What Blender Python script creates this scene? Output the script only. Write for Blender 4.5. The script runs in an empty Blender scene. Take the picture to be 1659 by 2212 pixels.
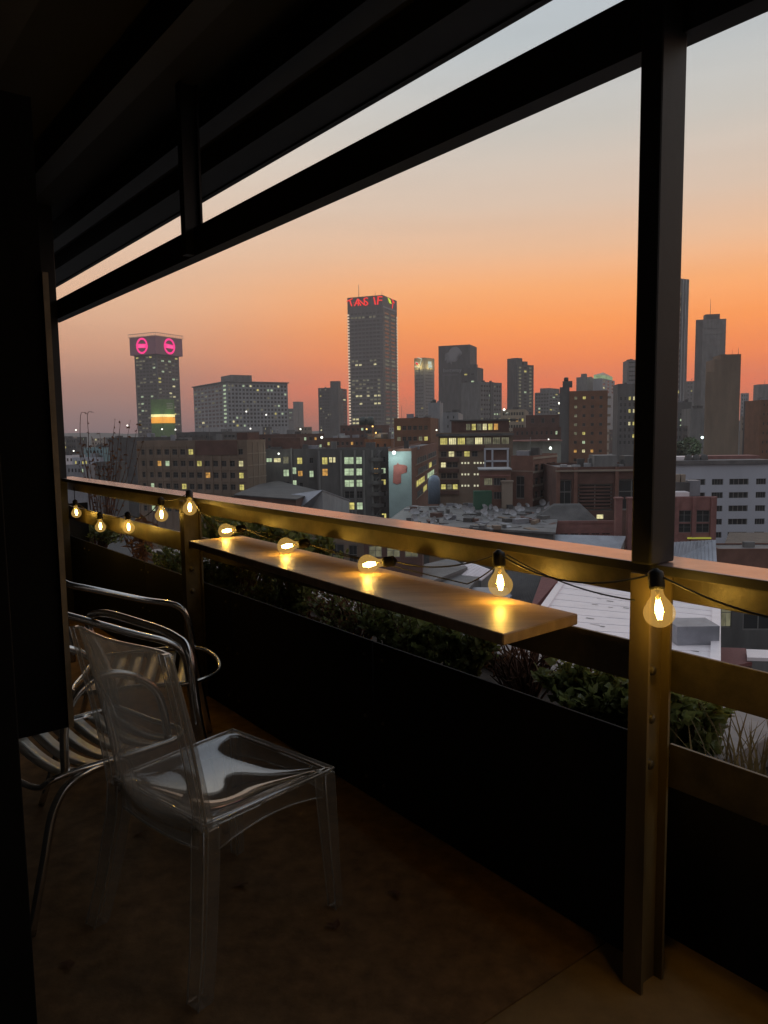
import bpy, bmesh, math, random
from mathutils import Vector, Matrix
random.seed(7)
sc = bpy.context.scene
COL = sc.collection

# ------------------------------------------------------------------ camera
F = 1661.0; CX, CY = 829.5, 1106.0          # survey picture frame 1659 x 2212
PITCH = math.radians(6.0); ROLL = math.radians(0.8); H = 1.45
CAM = Vector((0, 0, H))
fwd = Vector((0, math.cos(PITCH), -math.sin(PITCH)))
rgt0 = Vector((1, 0, 0)); up0 = rgt0.cross(fwd)
rgt = math.cos(ROLL) * rgt0 - math.sin(ROLL) * up0
upv = math.sin(ROLL) * rgt0 + math.cos(ROLL) * up0
cam = bpy.data.cameras.new('camera'); camo = bpy.data.objects.new('camera', cam); COL.objects.link(camo)
camo.matrix_world = Matrix((( rgt.x, upv.x, -fwd.x, CAM.x), (rgt.y, upv.y, -fwd.y, CAM.y), (rgt.z, upv.z, -fwd.z, CAM.z), (0, 0, 0, 1)))
cam.sensor_fit = 'VERTICAL'; cam.sensor_height = 36.0; cam.lens = 36.0 * F / 2212.0
cam.clip_start = 0.05; cam.clip_end = 30000
sc.camera = camo

# ------------------------------------------------------------------ world: dusk sky, sun just below the horizon to the right of view
SUN_AZ = math.radians(22)                    # azimuth from +Y towards +X
def s2l(c):
    return tuple(((v / 255) / 12.92 if v / 255 <= 0.04045 else ((v / 255 + 0.055) / 1.055) ** 2.4) for v in c)
world = bpy.data.worlds.new('World'); sc.world = world; world.use_nodes = True
wt = world.node_tree; wn = wt.nodes; wl = wt.links; wn.clear()
def N(t, **k):
    n = wn.new(t)
    for a, b in k.items(): setattr(n, a, b)
    return n
def M2(op, a, b=None, clamp=False):
    n = N('ShaderNodeMath', operation=op, use_clamp=clamp)
    for i, v in enumerate((a, b)):
        if v is None: continue
        if isinstance(v, (int, float)): n.inputs[i].default_value = v
        else: wl.new(v, n.inputs[i])
    return n.outputs[0]
tc = N('ShaderNodeTexCoord'); sep = N('ShaderNodeSeparateXYZ'); wl.new(tc.outputs['Generated'], sep.inputs[0])
X, Y, Z = sep.outputs
elev = M2('MULTIPLY', M2('ARCSINE', Z), 180 / math.pi)        # degrees
t_el = M2('DIVIDE', M2('MAXIMUM', elev, 0.0), 90.0)
hl = M2('SQRT', M2('ADD', M2('MULTIPLY', X, X), M2('MULTIPLY', Y, Y)))
cosaz = M2('DIVIDE', M2('ADD', M2('MULTIPLY', X, math.sin(SUN_AZ)), M2('MULTIPLY', Y, math.cos(SUN_AZ))), M2('MAXIMUM', hl, 1e-4))
def ramp(stops):
    r = N('ShaderNodeValToRGB'); cr = r.color_ramp; cr.interpolation = 'EASE' if False else 'LINEAR'
    while len(cr.elements) > 1: cr.elements.remove(cr.elements[-1])
    for i, (e, c) in enumerate(stops):
        el = cr.elements[0] if i == 0 else cr.elements.new(e / 90)
        el.position = e / 90; el.color = (*s2l(c), 1)
    wl.new(t_el, r.inputs[0]); return r.outputs[0]
SKY_SUN = [(0, (166, 94, 76)), (1.2, (206, 96, 56)), (3, (250, 102, 32)), (5, (255, 125, 32)), (7.5, (255, 147, 56)), (10, (248, 166, 98)), (12.5, (228, 178, 138)), (15.5, (208, 182, 160)), (20, (190, 184, 175)), (25, (175, 181, 183)), (32, (166, 176, 186)), (45, (172, 182, 195)), (90, (184, 192, 206))]
SKY_SIDE = [(0, (122, 98, 102)), (1.5, (142, 106, 104)), (3.5, (178, 122, 104)), (6, (210, 150, 116)), (9, (220, 172, 136)), (13, (214, 182, 156)), (18, (212, 198, 182)), (24, (204, 202, 198)), (32, (186, 191, 197)), (45, (176, 185, 196)), (90, (184, 192, 206))]
SKY_ANTI = [(0, (100, 95, 97)), (5, (114, 107, 108)), (11, (134, 123, 122)), (18, (142, 137, 139)), (35, (166, 169, 177)), (90, (184, 192, 206))]
def mixc(f, a, b):
    m = N('ShaderNodeMix', data_type='RGBA'); wl.new(f, m.inputs[0]); wl.new(a, m.inputs[6]); wl.new(b, m.inputs[7]); return m.outputs[2]
def smooth(v, lo, hi):
    m = N('ShaderNodeMapRange', interpolation_type='SMOOTHSTEP'); wl.new(v, m.inputs[0]); m.inputs[1].default_value = lo; m.inputs[2].default_value = hi; return m.outputs[0]
c1 = mixc(smooth(cosaz, 0.74, 0.99), ramp(SKY_SIDE), ramp(SKY_SUN))
c2 = mixc(smooth(cosaz, -0.3, 0.62), ramp(SKY_ANTI), c1)
nz = N('ShaderNodeTexNoise'); nz.inputs['Scale'].default_value = 2.2; nz.inputs['Detail'].default_value = 3
mp = N('ShaderNodeMapping'); mp.inputs['Scale'].default_value = (1, 1, 14); wl.new(tc.outputs['Generated'], mp.inputs[0]); wl.new(mp.outputs[0], nz.inputs[0])
hs = N('ShaderNodeHueSaturation'); wl.new(c2, hs.inputs['Color'])
wl.new(M2('ADD', M2('MULTIPLY', nz.outputs[0], 0.14), 0.93), hs.inputs['Value'])
nish = N('ShaderNodeTexSky'); nish.sky_type = 'NISHITA'; nish.sun_disc = False; nish.sun_elevation = math.radians(-2.0); nish.sun_rotation = SUN_AZ
nish.altitude = 1700; nish.dust_density = 3
bg1 = N('ShaderNodeBackground'); wl.new(hs.outputs[0], bg1.inputs[0]); bg1.inputs[1].default_value = 1.22
bg2 = N('ShaderNodeBackground'); wl.new(nish.outputs[0], bg2.inputs[0]); bg2.inputs[1].default_value = 0.05
ad = N('ShaderNodeAddShader'); wl.new(bg1.outputs[0], ad.inputs[0]); wl.new(bg2.outputs[0], ad.inputs[1])
wo = N('ShaderNodeOutputWorld'); wl.new(ad.outputs[0], wo.inputs[0])
world.cycles.sampling_method = 'MANUAL'; world.cycles.sample_map_resolution = 512

sc.view_settings.view_transform = 'Standard'; sc.view_settings.look = 'None'; sc.view_settings.exposure = 0; sc.view_settings.gamma = 1
sc.render.engine = 'CYCLES'
cy = sc.cycles; cy.use_denoising = True; cy.max_bounces = 12; cy.diffuse_bounces = 3; cy.glossy_bounces = 4
cy.transmission_bounces = 12; cy.transparent_max_bounces = 16; cy.caustics_reflective = False; cy.caustics_refractive = False
cy.sample_clamp_indirect = 4; cy.use_light_tree = True; cy.use_adaptive_sampling = True; cy.adaptive_threshold = 0.01

# ------------------------------------------------------------------ helpers
GZ = -32.0                                    # street level, balcony floor is z = 0
def ray(px, py):
    return fwd + rgt * ((px - CX) / F) + upv * (-(py - CY) / F)
def at_y(px, py, y):
    r = ray(px, py); return CAM + r * (y / r.y)
def at_z(px, py, z):
    r = ray(px, py); return CAM + r * ((z - H) / r.z)
TH = math.radians(37.3)
DD = Vector((-math.sin(TH), math.cos(TH), 0)); NN = Vector((math.cos(TH), math.sin(TH), 0))
def R(t, n, z): return DD * t + NN * n + Vector((0, 0, z))
def at_n(px, py, n):
    r = ray(px, py); p = CAM + r * (n / r.dot(NN)); return p

MATS = {}
def mat(name, col, rough=0.6, metal=0.0, var=0.25, scale=3.0, bump=0.0, spec=0.5, col2=None, stretch=None, emit=None, estr=0.0):
    if name in MATS: return MATS[name]
    m = bpy.data.materials.new(name); m.use_nodes = True; nt = m.node_tree; b = nt.nodes['Principled BSDF']
    b.inputs['Roughness'].default_value = rough; b.inputs['Metallic'].default_value = metal
    b.inputs['Specular IOR Level'].default_value = spec
    t = nt.nodes.new('ShaderNodeTexCoord'); n = nt.nodes.new('ShaderNodeTexNoise')
    n.inputs['Scale'].default_value = scale; n.inputs['Detail'].default_value = 6; n.inputs['Roughness'].default_value = 0.65
    if stretch:
        mpn = nt.nodes.new('ShaderNodeMapping'); mpn.inputs['Scale'].default_value = stretch
        nt.links.new(t.outputs['Object'], mpn.inputs[0]); nt.links.new(mpn.outputs[0], n.inputs[0])
    else: nt.links.new(t.outputs['Object'], n.inputs[0])
    r = nt.nodes.new('ShaderNodeValToRGB'); r.color_ramp.elements[0].position = 0.3; r.color_ramp.elements[1].position = 0.72
    c2 = col2 or tuple(min(1, c * (1 + var)) for c in col); c1 = col if col2 else tuple(c * (1 - var) for c in col)
    r.color_ramp.elements[0].color = (*c1, 1); r.color_ramp.elements[1].color = (*c2, 1)
    nt.links.new(n.outputs[0], r.inputs[0]); nt.links.new(r.outputs[0], b.inputs['Base Color'])
    if bump:
        bp = nt.nodes.new('ShaderNodeBump'); bp.inputs['Strength'].default_value = bump; bp.inputs['Distance'].default_value = 0.01
        nt.links.new(n.outputs[0], bp.inputs['Height']); nt.links.new(bp.outputs[0], b.inputs['Normal'])
    if emit:
        b.inputs['Emission Color'].default_value = (*emit, 1); b.inputs['Emission Strength'].default_value = estr
        m.cycles.emission_sampling = 'NONE'
    MATS[name] = m; return m
def emat(name, col, strength, var=0.0, scale=1.5):
    if name in MATS: return MATS[name]
    m = bpy.data.materials.new(name); m.use_nodes = True; nt = m.node_tree; nt.nodes.clear()
    e = nt.nodes.new('ShaderNodeEmission'); o = nt.nodes.new('ShaderNodeOutputMaterial')
    e.inputs[0].default_value = (*col, 1); e.inputs[1].default_value = strength
    if var:                                   # curtains, furniture and lamps behind the pane: uneven glow
        t = nt.nodes.new('ShaderNodeTexCoord'); n = nt.nodes.new('ShaderNodeTexNoise'); n.inputs['Scale'].default_value = scale
        oi = nt.nodes.new('ShaderNodeObjectInfo'); va = nt.nodes.new('ShaderNodeVectorMath'); va.operation = 'ADD'
        nt.links.new(t.outputs['Object'], va.inputs[0]); nt.links.new(oi.outputs['Location'], va.inputs[1]); nt.links.new(va.outputs[0], n.inputs[0])
        mr = nt.nodes.new('ShaderNodeMapRange'); mr.inputs[1].default_value = 0.3; mr.inputs[2].default_value = 0.7
        mr.inputs[3].default_value = strength * (1 - var); mr.inputs[4].default_value = strength * (1 + var)
        nt.links.new(n.outputs[0], mr.inputs[0]); nt.links.new(mr.outputs[0], e.inputs[1])
    nt.links.new(e.outputs[0], o.inputs[0]); m.cycles.emission_sampling = 'NONE'
    MATS[name] = m; return m

class MB:
    def __init__(s): s.v = []; s.f = []; s.mi = []; s.sm = []
    def quad(s, pts, mi=0):
        k = len(s.v); s.v += [tuple(p) for p in pts]; s.f.append(tuple(range(k, k + len(pts)))); s.mi.append(mi); s.sm.append(False)
    def hexa(s, c, mi=0):                      # 8 corners: bottom ring 0-3 ccw, top ring 4-7
        k = len(s.v); s.v += [tuple(p) for p in c]
        for q in ((3, 2, 1, 0), (4, 5, 6, 7), (0, 1, 5, 4), (1, 2, 6, 5), (2, 3, 7, 6), (3, 0, 4, 7)):
            s.f.append(tuple(k + i for i in q)); s.mi.append(mi); s.sm.append(False)
    def box(s, x0, x1, y0, y1, z0, z1, mi=0):
        s.hexa([(x0, y0, z0), (x1, y0, z0), (x1, y1, z0), (x0, y1, z0), (x0, y0, z1), (x1, y0, z1), (x1, y1, z1), (x0, y1, z1)], mi); return s
    def rbox(s, t0, t1, n0, n1, z0, z1, mi=0):   # box in the balcony's rail frame (t along rail, n outward)
        s.hexa([R(t1, n0, z0), R(t0, n0, z0), R(t0, n1, z0), R(t1, n1, z0), R(t1, n0, z1), R(t0, n0, z1), R(t0, n1, z1), R(t1, n1, z1)], mi); return s
    def tube(s, pts, rad, seg=8, mi=0, caps=True):
        pts = [Vector(p) for p in pts]; rad = rad if isinstance(rad, (list, tuple)) else [rad] * len(pts)
        k0 = len(s.v); prev = None
        for i, p in enumerate(pts):
            d = (pts[min(i + 1, len(pts) - 1)] - pts[max(i - 1, 0)]).normalized()
            if prev is None:
                a = d.orthogonal().normalized()
            else:
                a = (prev - d * prev.dot(d)); a = a.normalized() if a.length > 1e-6 else d.orthogonal().normalized()
            prev = a; b = d.cross(a)
            for j in range(seg):
                w = 2 * math.pi * j / seg
                s.v.append(tuple(p + (a * math.cos(w) + b * math.sin(w)) * rad[i]))
        for i in range(len(pts) - 1):
            for j in range(seg):
                s.f.append((k0 + i * seg + j, k0 + i * seg + (j + 1) % seg, k0 + (i + 1) * seg + (j + 1) % seg, k0 + (i + 1) * seg + j)); s.mi.append(mi); s.sm.append(True)
        if caps:
            s.f.append(tuple(k0 + j for j in reversed(range(seg)))); s.mi.append(mi); s.sm.append(False)
            e = k0 + (len(pts) - 1) * seg
            s.f.append(tuple(e + j for j in range(seg))); s.mi.append(mi); s.sm.append(False)
        return s
    def lathe(s, prof, seg=20, mi=0, mtx=Matrix()):   # prof list (r, z)
        k0 = len(s.v)
        for r, z in prof:
            for j in range(seg):
                w = 2 * math.pi * j / seg; s.v.append(tuple(mtx @ Vector((r * math.cos(w), r * math.sin(w), z))))
        for i in range(len(prof) - 1):
            for j in range(seg):
                s.f.append((k0 + i * seg + j, k0 + i * seg + (j + 1) % seg, k0 + (i + 1) * seg + (j + 1) % seg, k0 + (i + 1) * seg + j)); s.mi.append(mi); s.sm.append(True)
        return s
    def mesh(s, name, mats):
        me = bpy.data.meshes.new(name); me.from_pydata(s.v, [], s.f)
        for m in (mats if isinstance(mats, (list, tuple)) else [mats]): me.materials.append(m)
        me.polygons.foreach_set('material_index', s.mi); me.polygons.foreach_set('use_smooth', s.sm); me.update(); return me
    def build(s, name, mats, parent=None, bevel=0):
        o = bpy.data.objects.new(name, s.mesh(name, mats)); COL.objects.link(o)
        if parent: o.parent = parent
        if bevel:
            md = o.modifiers.new('bevel', 'BEVEL'); md.width = bevel; md.segments = 2; md.limit_method = 'ANGLE'
        return o
def inst(name, me, parent=None, loc=(0, 0, 0), rot=(0, 0, 0), scl=(1, 1, 1)):
    o = bpy.data.objects.new(name, me); COL.objects.link(o); o.parent = parent
    o.location = loc; o.rotation_euler = rot; o.scale = scl; return o
def empty(name, label, cat, loc=(0, 0, 0), rz=0, group=None):
    o = bpy.data.objects.new(name, None); COL.objects.link(o); o.location = loc; o.rotation_euler = (0, 0, rz)
    o['label'] = label; o['category'] = cat
    if group: o['group'] = group
    return o
def tag(o, label, cat, group=None):
    o['label'] = label; o['category'] = cat
    if group: o['group'] = group
    return o
def struct(o): o['kind'] = 'structure'; return o
def text_mesh(txt, size, m, extrude=0.02, shear=0):
    cu = bpy.data.curves.new('lettering', 'FONT'); cu.body = txt; cu.size = size; cu.extrude = extrude; cu.align_x = 'CENTER'; cu.align_y = 'CENTER'; cu.resolution_u = 3; cu.shear = shear
    o = bpy.data.objects.new('tmp', cu); COL.objects.link(o)
    bpy.context.view_layer.update()
    me = bpy.data.meshes.new_from_object(o.evaluated_get(bpy.context.evaluated_depsgraph_get()))
    bpy.data.objects.remove(o); me.materials.clear(); me.materials.append(m); return me

# ------------------------------------------------------------------ materials
G_CONC = mat('grey_concrete', (.17, .17, .165), .8, var=.34, scale=.35, stretch=(1, 1, .22))
G_DARK = mat('dark_concrete', (.10, .10, .098), .8, var=.38, scale=.3, stretch=(1, 1, .22))
G_PALE = mat('pale_render', (.30, .31, .32), .75, var=.28, scale=.3, stretch=(1, 1, .22))
G_WHITE = mat('white_painted_render', (.46, .49, .55), .7, var=.12, scale=.08, stretch=(1, 1, .22))
BRICK = mat('red_brown_brick', (.165, .083, .06), .85, var=.3, scale=.4)
BRICK_D = mat('dark_brick', (.11, .058, .045), .85, var=.35, scale=.3)
BRICK_O = mat('orange_brick', (.185, .088, .048), .85, var=.25, scale=.25)
BROWN = mat('brown_render', (.19, .14, .10), .8, var=.25, scale=.2, stretch=(1, 1, .22))
TAN = mat('tan_render', (.27, .22, .17), .8, var=.2, scale=.2, stretch=(1, 1, .22))
PINKR = mat('faded_pink_red_paint', (.23, .105, .092), .75, var=.28, scale=.5)
ROOF_D = mat('dark_roofing_felt', (.075, .072, .07), .85, var=.4, scale=.3)
ROOF_G = mat('weathered_grey_roof', (.125, .122, .122), .6, var=.4, scale=.35)
METAL_W = mat('white_sheet_roof', (.80, .74, .755), .38, var=.08, scale=.5, spec=.5)
METAL_G = mat('galvanised_sheet', (.27, .28, .31), .45, .35, var=.25, scale=.4)
PURPLE = mat('dark_purple_cladding', (.32, .13, .18), .6, var=.1, scale=.1)
GLASS = mat('dark_window_glass', (.025, .028, .03), .12, var=.4, scale=.3, spec=.5)
FRAME = mat('steel_window_frame', (.16, .16, .15), .6, var=.2, scale=2)
TANK = mat('green_black_plastic', (.03, .05, .045), .5, var=.2)
LIT = [emat('lit_yellow_window', s2l((218, 205, 118)), .75, .5), emat('lit_pale_green_window', s2l((196, 218, 178)), .72, .4), emat('lit_amber_window', s2l((226, 168, 88)), .7, .5), emat('dim_lit_window', s2l((150, 146, 118)), .42, .5), emat('bright_cream_window', s2l((236, 226, 170)), .85, .4)]

# ------------------------------------------------------------------ buildings
def win_mesh(name, m, bars=(1, 1)):
    b = MB(); b.quad([(-.5, 0, -.5), (.5, 0, -.5), (.5, 0, .5), (-.5, 0, .5)], 0)
    w = .05
    for x0, x1, z0, z1 in ((-.5, .5, -.5, -.5 + w), (-.5, .5, .5 - w, .5), (-.5, -.5 + w, -.5 + w, .5 - w), (.5 - w, .5, -.5 + w, .5 - w)):
        b.quad([(x0, -.05, z0), (x1, -.05, z0), (x1, -.05, z1), (x0, -.05, z1)], 1)
    for i in range(bars[0]):
        x = -.5 + (i + 1) / (bars[0] + 1); b.quad([(x - .018, -.04, -.5 + w), (x + .018, -.04, -.5 + w), (x + .018, -.04, .5 - w), (x - .018, -.04, .5 - w)], 1)
    for i in range(bars[1]):
        z = -.5 + (i + 1) / (bars[1] + 1) + .1; b.quad([(-.5 + w, -.03, z - .015), (.5 - w, -.03, z - .015), (.5 - w, -.03, z + .015), (-.5 + w, -.03, z + .015)], 1)
    return b.mesh(name, [m, FRAME])
W_DARK = win_mesh('window_dark', GLASS)
W_LIT = [win_mesh('window_lit', m) for m in LIT]
W_DARK_S = win_mesh('window_strip', GLASS, (3, 0))
W_LIT_S = [win_mesh('window_strip_lit', m, (3, 0)) for m in LIT]

def wall_face(mb, O, U, W, z0, z1, rects, rev=.3, mi=0):
    """wall sheet with real openings and reveals; O corner (local), U unit along wall, inward = Z x U"""
    U = Vector(U); O = Vector(O); I = Vector((0, 0, 1)).cross(U)
    us = sorted({0, W, *[r[0] for r in rects], *[r[1] for r in rects]}); zs = sorted({z0, z1, *[r[2] for r in rects], *[r[3] for r in rects]})
    ui = {u: i for i, u in enumerate(us)}; zi = {z: i for i, z in enumerate(zs)}
    hole = set()
    for r in rects:
        for i in range(ui[r[0]], ui[r[1]]):
            for j in range(zi[r[2]], zi[r[3]]): hole.add((i, j))
    P = lambda u, z, d=0: O + U * u + I * d + Vector((0, 0, z))
    for j in range(len(zs) - 1):
        i = 0
        while i < len(us) - 1:
            if (i, j) in hole: i += 1; continue
            k = i
            while k + 1 < len(us) - 1 and (k + 1, j) not in hole: k += 1
            mb.quad([P(us[i], zs[j]), P(us[k + 1], zs[j]), P(us[k + 1], zs[j + 1]), P(us[i], zs[j + 1])], mi); i = k + 1
    for a, b, c, d in rects:
        mb.quad([P(a, c), P(a, d), P(a, d, rev), P(a, c, rev)], mi); mb.quad([P(b, c, rev), P(b, d, rev), P(b, d), P(b, c)], mi)
        mb.quad([P(a, c, rev), P(b, c, rev), P(b, c), P(a, c)], mi); mb.quad([P(a, d), P(b, d), P(b, d, rev), P(a, d, rev)], mi)
def grid(W, top, cols, rows, fh=3.0, wf=.6, hf=.5, mu=.8, mt=1.0, skip=()):
    """window rects: (u0,u1,z0,z1,col,row); rows counted from the top"""
    out = []; cw = (W - 2 * mu) / cols
    for r in range(rows):
        z1 = top - mt - r * fh
        for c in range(cols):
            if (c, r) in skip: continue
            u0 = mu + c * cw + cw * (1 - wf) / 2; out.append((u0, u0 + cw * wf, z1 - fh * hf, z1, c, r))
    return out
BLD = []
def building(name, label, m, xl, xc, xr, ytop, dist, rot=12, depth=14, front=None, side=None, lit=.12, litF=(), litS=(), litw=(3, 3, 1, 1, 1), base=None, parapet=.5, roof=None, strip=False, cat='building', group=None, rev=.3):
    r = math.radians(rot); C = at_y(xc, ytop, dist); gz = GZ if base is None else base
    a = Vector((-math.cos(r), math.sin(r))); b = Vector((math.sin(r), math.cos(r)))
    def solve(px, d):
        q = ray(px, ytop); k = q.x / q.y; return (k * C.y - C.x) / (d.x - k * d.y)
    L = solve(xl, a) if xl < xc - .5 else depth; W = solve(xr, b) if xr > xc + .5 else depth
    L = max(L, 1); W = max(W, 1); 
    if W > 90: W = 90
    T = C.z - gz
    e = empty(name, label, cat, (C.x, C.y, gz), -r, group)
    mb = MB(); fr = []; sr = []
    if front: fr = front(L, T) if callable(front) else grid(L, T, **front)
    if side: sr = side(W, T) if callable(side) else grid(W, T, **side)
    wall_face(mb, (-L, 0, 0), (1, 0, 0), L, 0, T, fr and [q[:4] for q in fr], rev)
    wall_face(mb, (0, 0, 0), (0, 1, 0), W, 0, T, sr and [q[:4] for q in sr], rev)
    mb.quad([(0, W, 0), (-L, W, 0), (-L, W, T), (0, W, T)]); mb.quad([(-L, W, 0), (-L, 0, 0), (-L, 0, T), (-L, W, T)])
    mb.build('wall', m, e)
    rb = MB(); rb.box(-L + .02, -.02, .02, W - .02, T - .35, T - .05); rb.build('roof', roof or ROOF_G, e)
    if parapet:
        p = MB(); q = .22
        p.box(-L - .04, .04, -.04, q, T, T + parapet); p.box(-L - .04, .04, W - q, W + .04, T, T + parapet)
        p.box(-L - .04, -L + q, q, W - q, T, T + parapet); p.box(-q, .04, q, W - q, T, T + parapet); p.build('parapet', m, e)
    rnd = random.Random(hash(label) % 9999 if False else sum(ord(ch) * (i + 1) for i, ch in enumerate(label)))
    tot = sum(litw)
    def pick():
        x = rnd.random() * tot
        for i, w in enumerate(litw):
            x -= w
            if x <= 0: return i
        return 0
    for rects, L_, horiz, forced in ((fr, L, True, dict(litF)), (sr, W, False, dict(litS))):
        for q in rects:
            u0, u1, z0, z1 = q[:4]; key = q[4:6]
            k = forced.get(key, -2)
            if k == -2: k = pick() if rnd.random() < lit else -1
            st = strip or (len(q) > 6 and q[6])
            me = (W_DARK_S if st else W_DARK) if k < 0 else (W_LIT_S if st else W_LIT)[k]
            loc = (-L + (u0 + u1) / 2, rev - .04, (z0 + z1) / 2) if horiz else (-rev + .04, (u0 + u1) / 2, (z0 + z1) / 2)
            inst('window', me, e, loc, (0, 0, 0 if horiz else math.pi / 2), (u1 - u0, 1, z1 - z0))
    if min(L, W) > 5 and parapet and dist < 1200:
        for k in range(rnd.randrange(2, 6)):
            x, y = -L * rnd.uniform(.08, .85), W * rnd.uniform(.12, .8); s_ = rnd.uniform(.6, 1.7); MB().box(x - s_, x + s_, y - s_ * .6, y + s_ * .6, T - .1, T + rnd.uniform(.7, 2.4)).build('roof_unit', rnd.choice((G_CONC, G_DARK, ROOF_D, METAL_G)), e)
        for k in range(rnd.randrange(0, 3)):
            x, y = -L * rnd.uniform(.05, .9), W * rnd.uniform(.05, .5); MB().tube([(x, y, T - .2), (x, y, T + rnd.uniform(3, 6.5))], max(.05, dist * .00022), 4).build('mast', FRAME, e)
    BLD.append((e, L, W, T)); return e, L, W, T
def part_box(e, name, m, x0, x1, y0, y1, z0, z1, bevel=0):
    return MB().box(x0, x1, y0, y1, z0, z1).build(name, m, e, bevel)
def antenna(e, x, y, z0, h, r=.15):
    return MB().tube([(x, y, z0), (x, y, z0 + h)], [r, r * .5], 6).build('antenna', FRAME, e)
def tank(e, x, y, z, r=1.2, h=2.2):
    return MB().lathe([(0, 0), (r, 0), (r, h * .85), (r * .6, h * .97), (0, h)], 14, 0, Matrix.Translation((x, y, z))).build('water_tank', TANK, e)
# ================================================================== CITY
def zrow(y, dist): return at_y(CX, y, dist).z
gm_ = MB(); gm_.quad([(-12000, -3000, GZ), (12000, -3000, GZ), (12000, 18000, GZ), (-12000, 18000, GZ)])
struct(gm_.build('ground', mat('city_ground', (.06, .058, .055), .9, var=.4, scale=.02)))
# far ridge on the horizon
hb = MB(); rn = random.Random(3); K = 60
for i in range(K + 1):
    x = -2900 + 5800 * i / K; h = 26 + 10 * math.sin(i * .7) + rn.uniform(-6, 8) + 14 * math.exp(-((i - 14) / 6) ** 2)
    hb.v += [(x, 2500, GZ), (x, 2620, GZ + 22 + h * .45), (x, 2880, GZ)]
for i in range(K):
    k = i * 3; hb.f += [(k, k + 3, k + 4, k + 1), (k + 1, k + 4, k + 5, k + 2)]; hb.mi += [0, 0]; hb.sm += [True, True]
struct(hb.build('hills', mat('hazy_ridge', (.07, .075, .07), .95, var=.3, scale=.01)))

# ---- far towers -----------------------------------------------------------
PINK = emat('pink_neon', s2l((255, 48, 138)), 1.25); PINK_P = emat('pale_pink_neon', s2l((255, 110, 175)), 1.2); REDN = emat('red_neon', s2l((250, 40, 36)), 1.15); YELN = emat('yellow_green_neon', s2l((222, 240, 60)), 1.1)
WHN = emat('white_sign_light', s2l((215, 225, 205)), .9)
# bank tower with pink rings
e, L, W, T = building('bank_tower', 'far left tower with overhanging dark crown and glowing pink ring signs', G_DARK, 290, 337, 386, 765, 1100, 28.6, front=dict(cols=6, rows=24, fh=5.0, wf=.8, hf=.5, mu=2, mt=2.2), side=dict(cols=6, rows=24, fh=5.0, wf=.8, hf=.5, mu=2, mt=2.2), lit=.26, litw=(1, 2, 0, 7, 1), parapet=0)
o_ = 4.0; Tt = at_y(334, 726, 1100).z - GZ
cr = part_box(e, 'crown', PURPLE, -L - o_, o_, -o_, W + o_, T + .1, Tt)
tb = MB()
for a, b in (((-L - o_ - 1, -o_ - 1), (o_ + 1, -o_ - 1)), ((o_ + 1, -o_ - 1), (o_ + 1, W + o_ + 1))):
    A3, B3 = Vector((*a, Tt + 4.5)), Vector((*b, Tt + 4.5)); tb.tube([A3, B3], .35, 5); tb.tube([A3 - Vector((0, 0, 4.2)), B3 - Vector((0, 0, 4.2))], .3, 5)
    for i in range(14): p = A3.lerp(B3, i / 13); q = A3.lerp(B3, min(1, (i + .5) / 13)); tb.tube([p, q - Vector((0, 0, 4.2))], .22, 4)
tb.build('crown_truss', G_PALE, e)
def ring_sign(par, M, r):
    b = MB(); seg = 44
    for i in range(seg):
        a0, a1 = 2 * math.pi * i / seg, 2 * math.pi * (i + 1) / seg
        pts = []
        for a, rr in ((a0, r), (a1, r), (a1, r * .76), (a0, r * .76)): pts.append(Vector((math.cos(a) * rr * .98, 0, math.sin(a) * rr)))
        b.quad([M @ p for p in pts]); b.quad([M @ (p + Vector((0, .6, 0))) for p in reversed(pts)])
    c = [Vector(p) for p in ((-.78 * r, -.1, -.24 * r), (.76 * r, -.1, -.30 * r), (.78 * r, -.1, .20 * r), (-.76 * r, -.1, .30 * r))]
    b.quad([M @ p for p in c])
    o = b.build('ring_sign', PINK, par)
    t = text_mesh('absa', r * .62, PINK_P, .05); q = inst('lettering', t, o); q.matrix_local = M @ Matrix.Translation((0, -.35, 0)) @ Matrix.Rotation(math.pi / 2, 4, 'X'); return o
zc_ = (T + Tt) / 2; rr_ = (Tt - T) * .45
ring_sign(cr, Matrix.Translation((-L * .52, -o_ - .6, zc_)), rr_)
ring_sign(cr, Matrix.Translation((o_ + .6, W * .50, zc_)) @ Matrix.Rotation(math.pi / 2, 4, 'Z'), rr_)
# floodlit green and orange hall below it
GREEN = mat('green_mural_paint', (.10, .20, .06), .8, var=.25, scale=.2); ORNG = mat('floodlit_orange_glow', (.5, .25, .04), .7, var=.15, scale=.3, emit=s2l((232, 150, 45)), estr=1.0); CREAMP = mat('floodlit_cream_glow', (.5, .45, .25), .7, var=.1, emit=s2l((238, 222, 150)), estr=1.1)  # orange and cream bands glow by emission in place of floodlight
e, L, W, T = building('floodlit_hall', 'green building with glowing orange and cream base below the pink-signed tower', GREEN, 325, 350, 376, 862, 1010, 29, parapet=0)
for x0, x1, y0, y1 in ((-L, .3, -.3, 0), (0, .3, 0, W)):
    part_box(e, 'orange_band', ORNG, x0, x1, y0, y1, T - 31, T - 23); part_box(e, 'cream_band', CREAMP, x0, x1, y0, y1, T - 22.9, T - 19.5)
for x, y in ((-L * .5, -9), (9, W * .5)):
    l = bpy.data.lights.new('flood_light', 'POINT'); l.energy = 2200; l.color = (.9, 1, .6); l.shadow_soft_size = .6; lo = bpy.data.objects.new('flood_light', l); COL.objects.link(lo); lo.parent = e; lo.location = (x, y, T - 22); MB().box(x - .5, x + .5, y - .4, y + .4, T - 24, T - 23.2).build('flood_lamp', FRAME, e)
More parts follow.
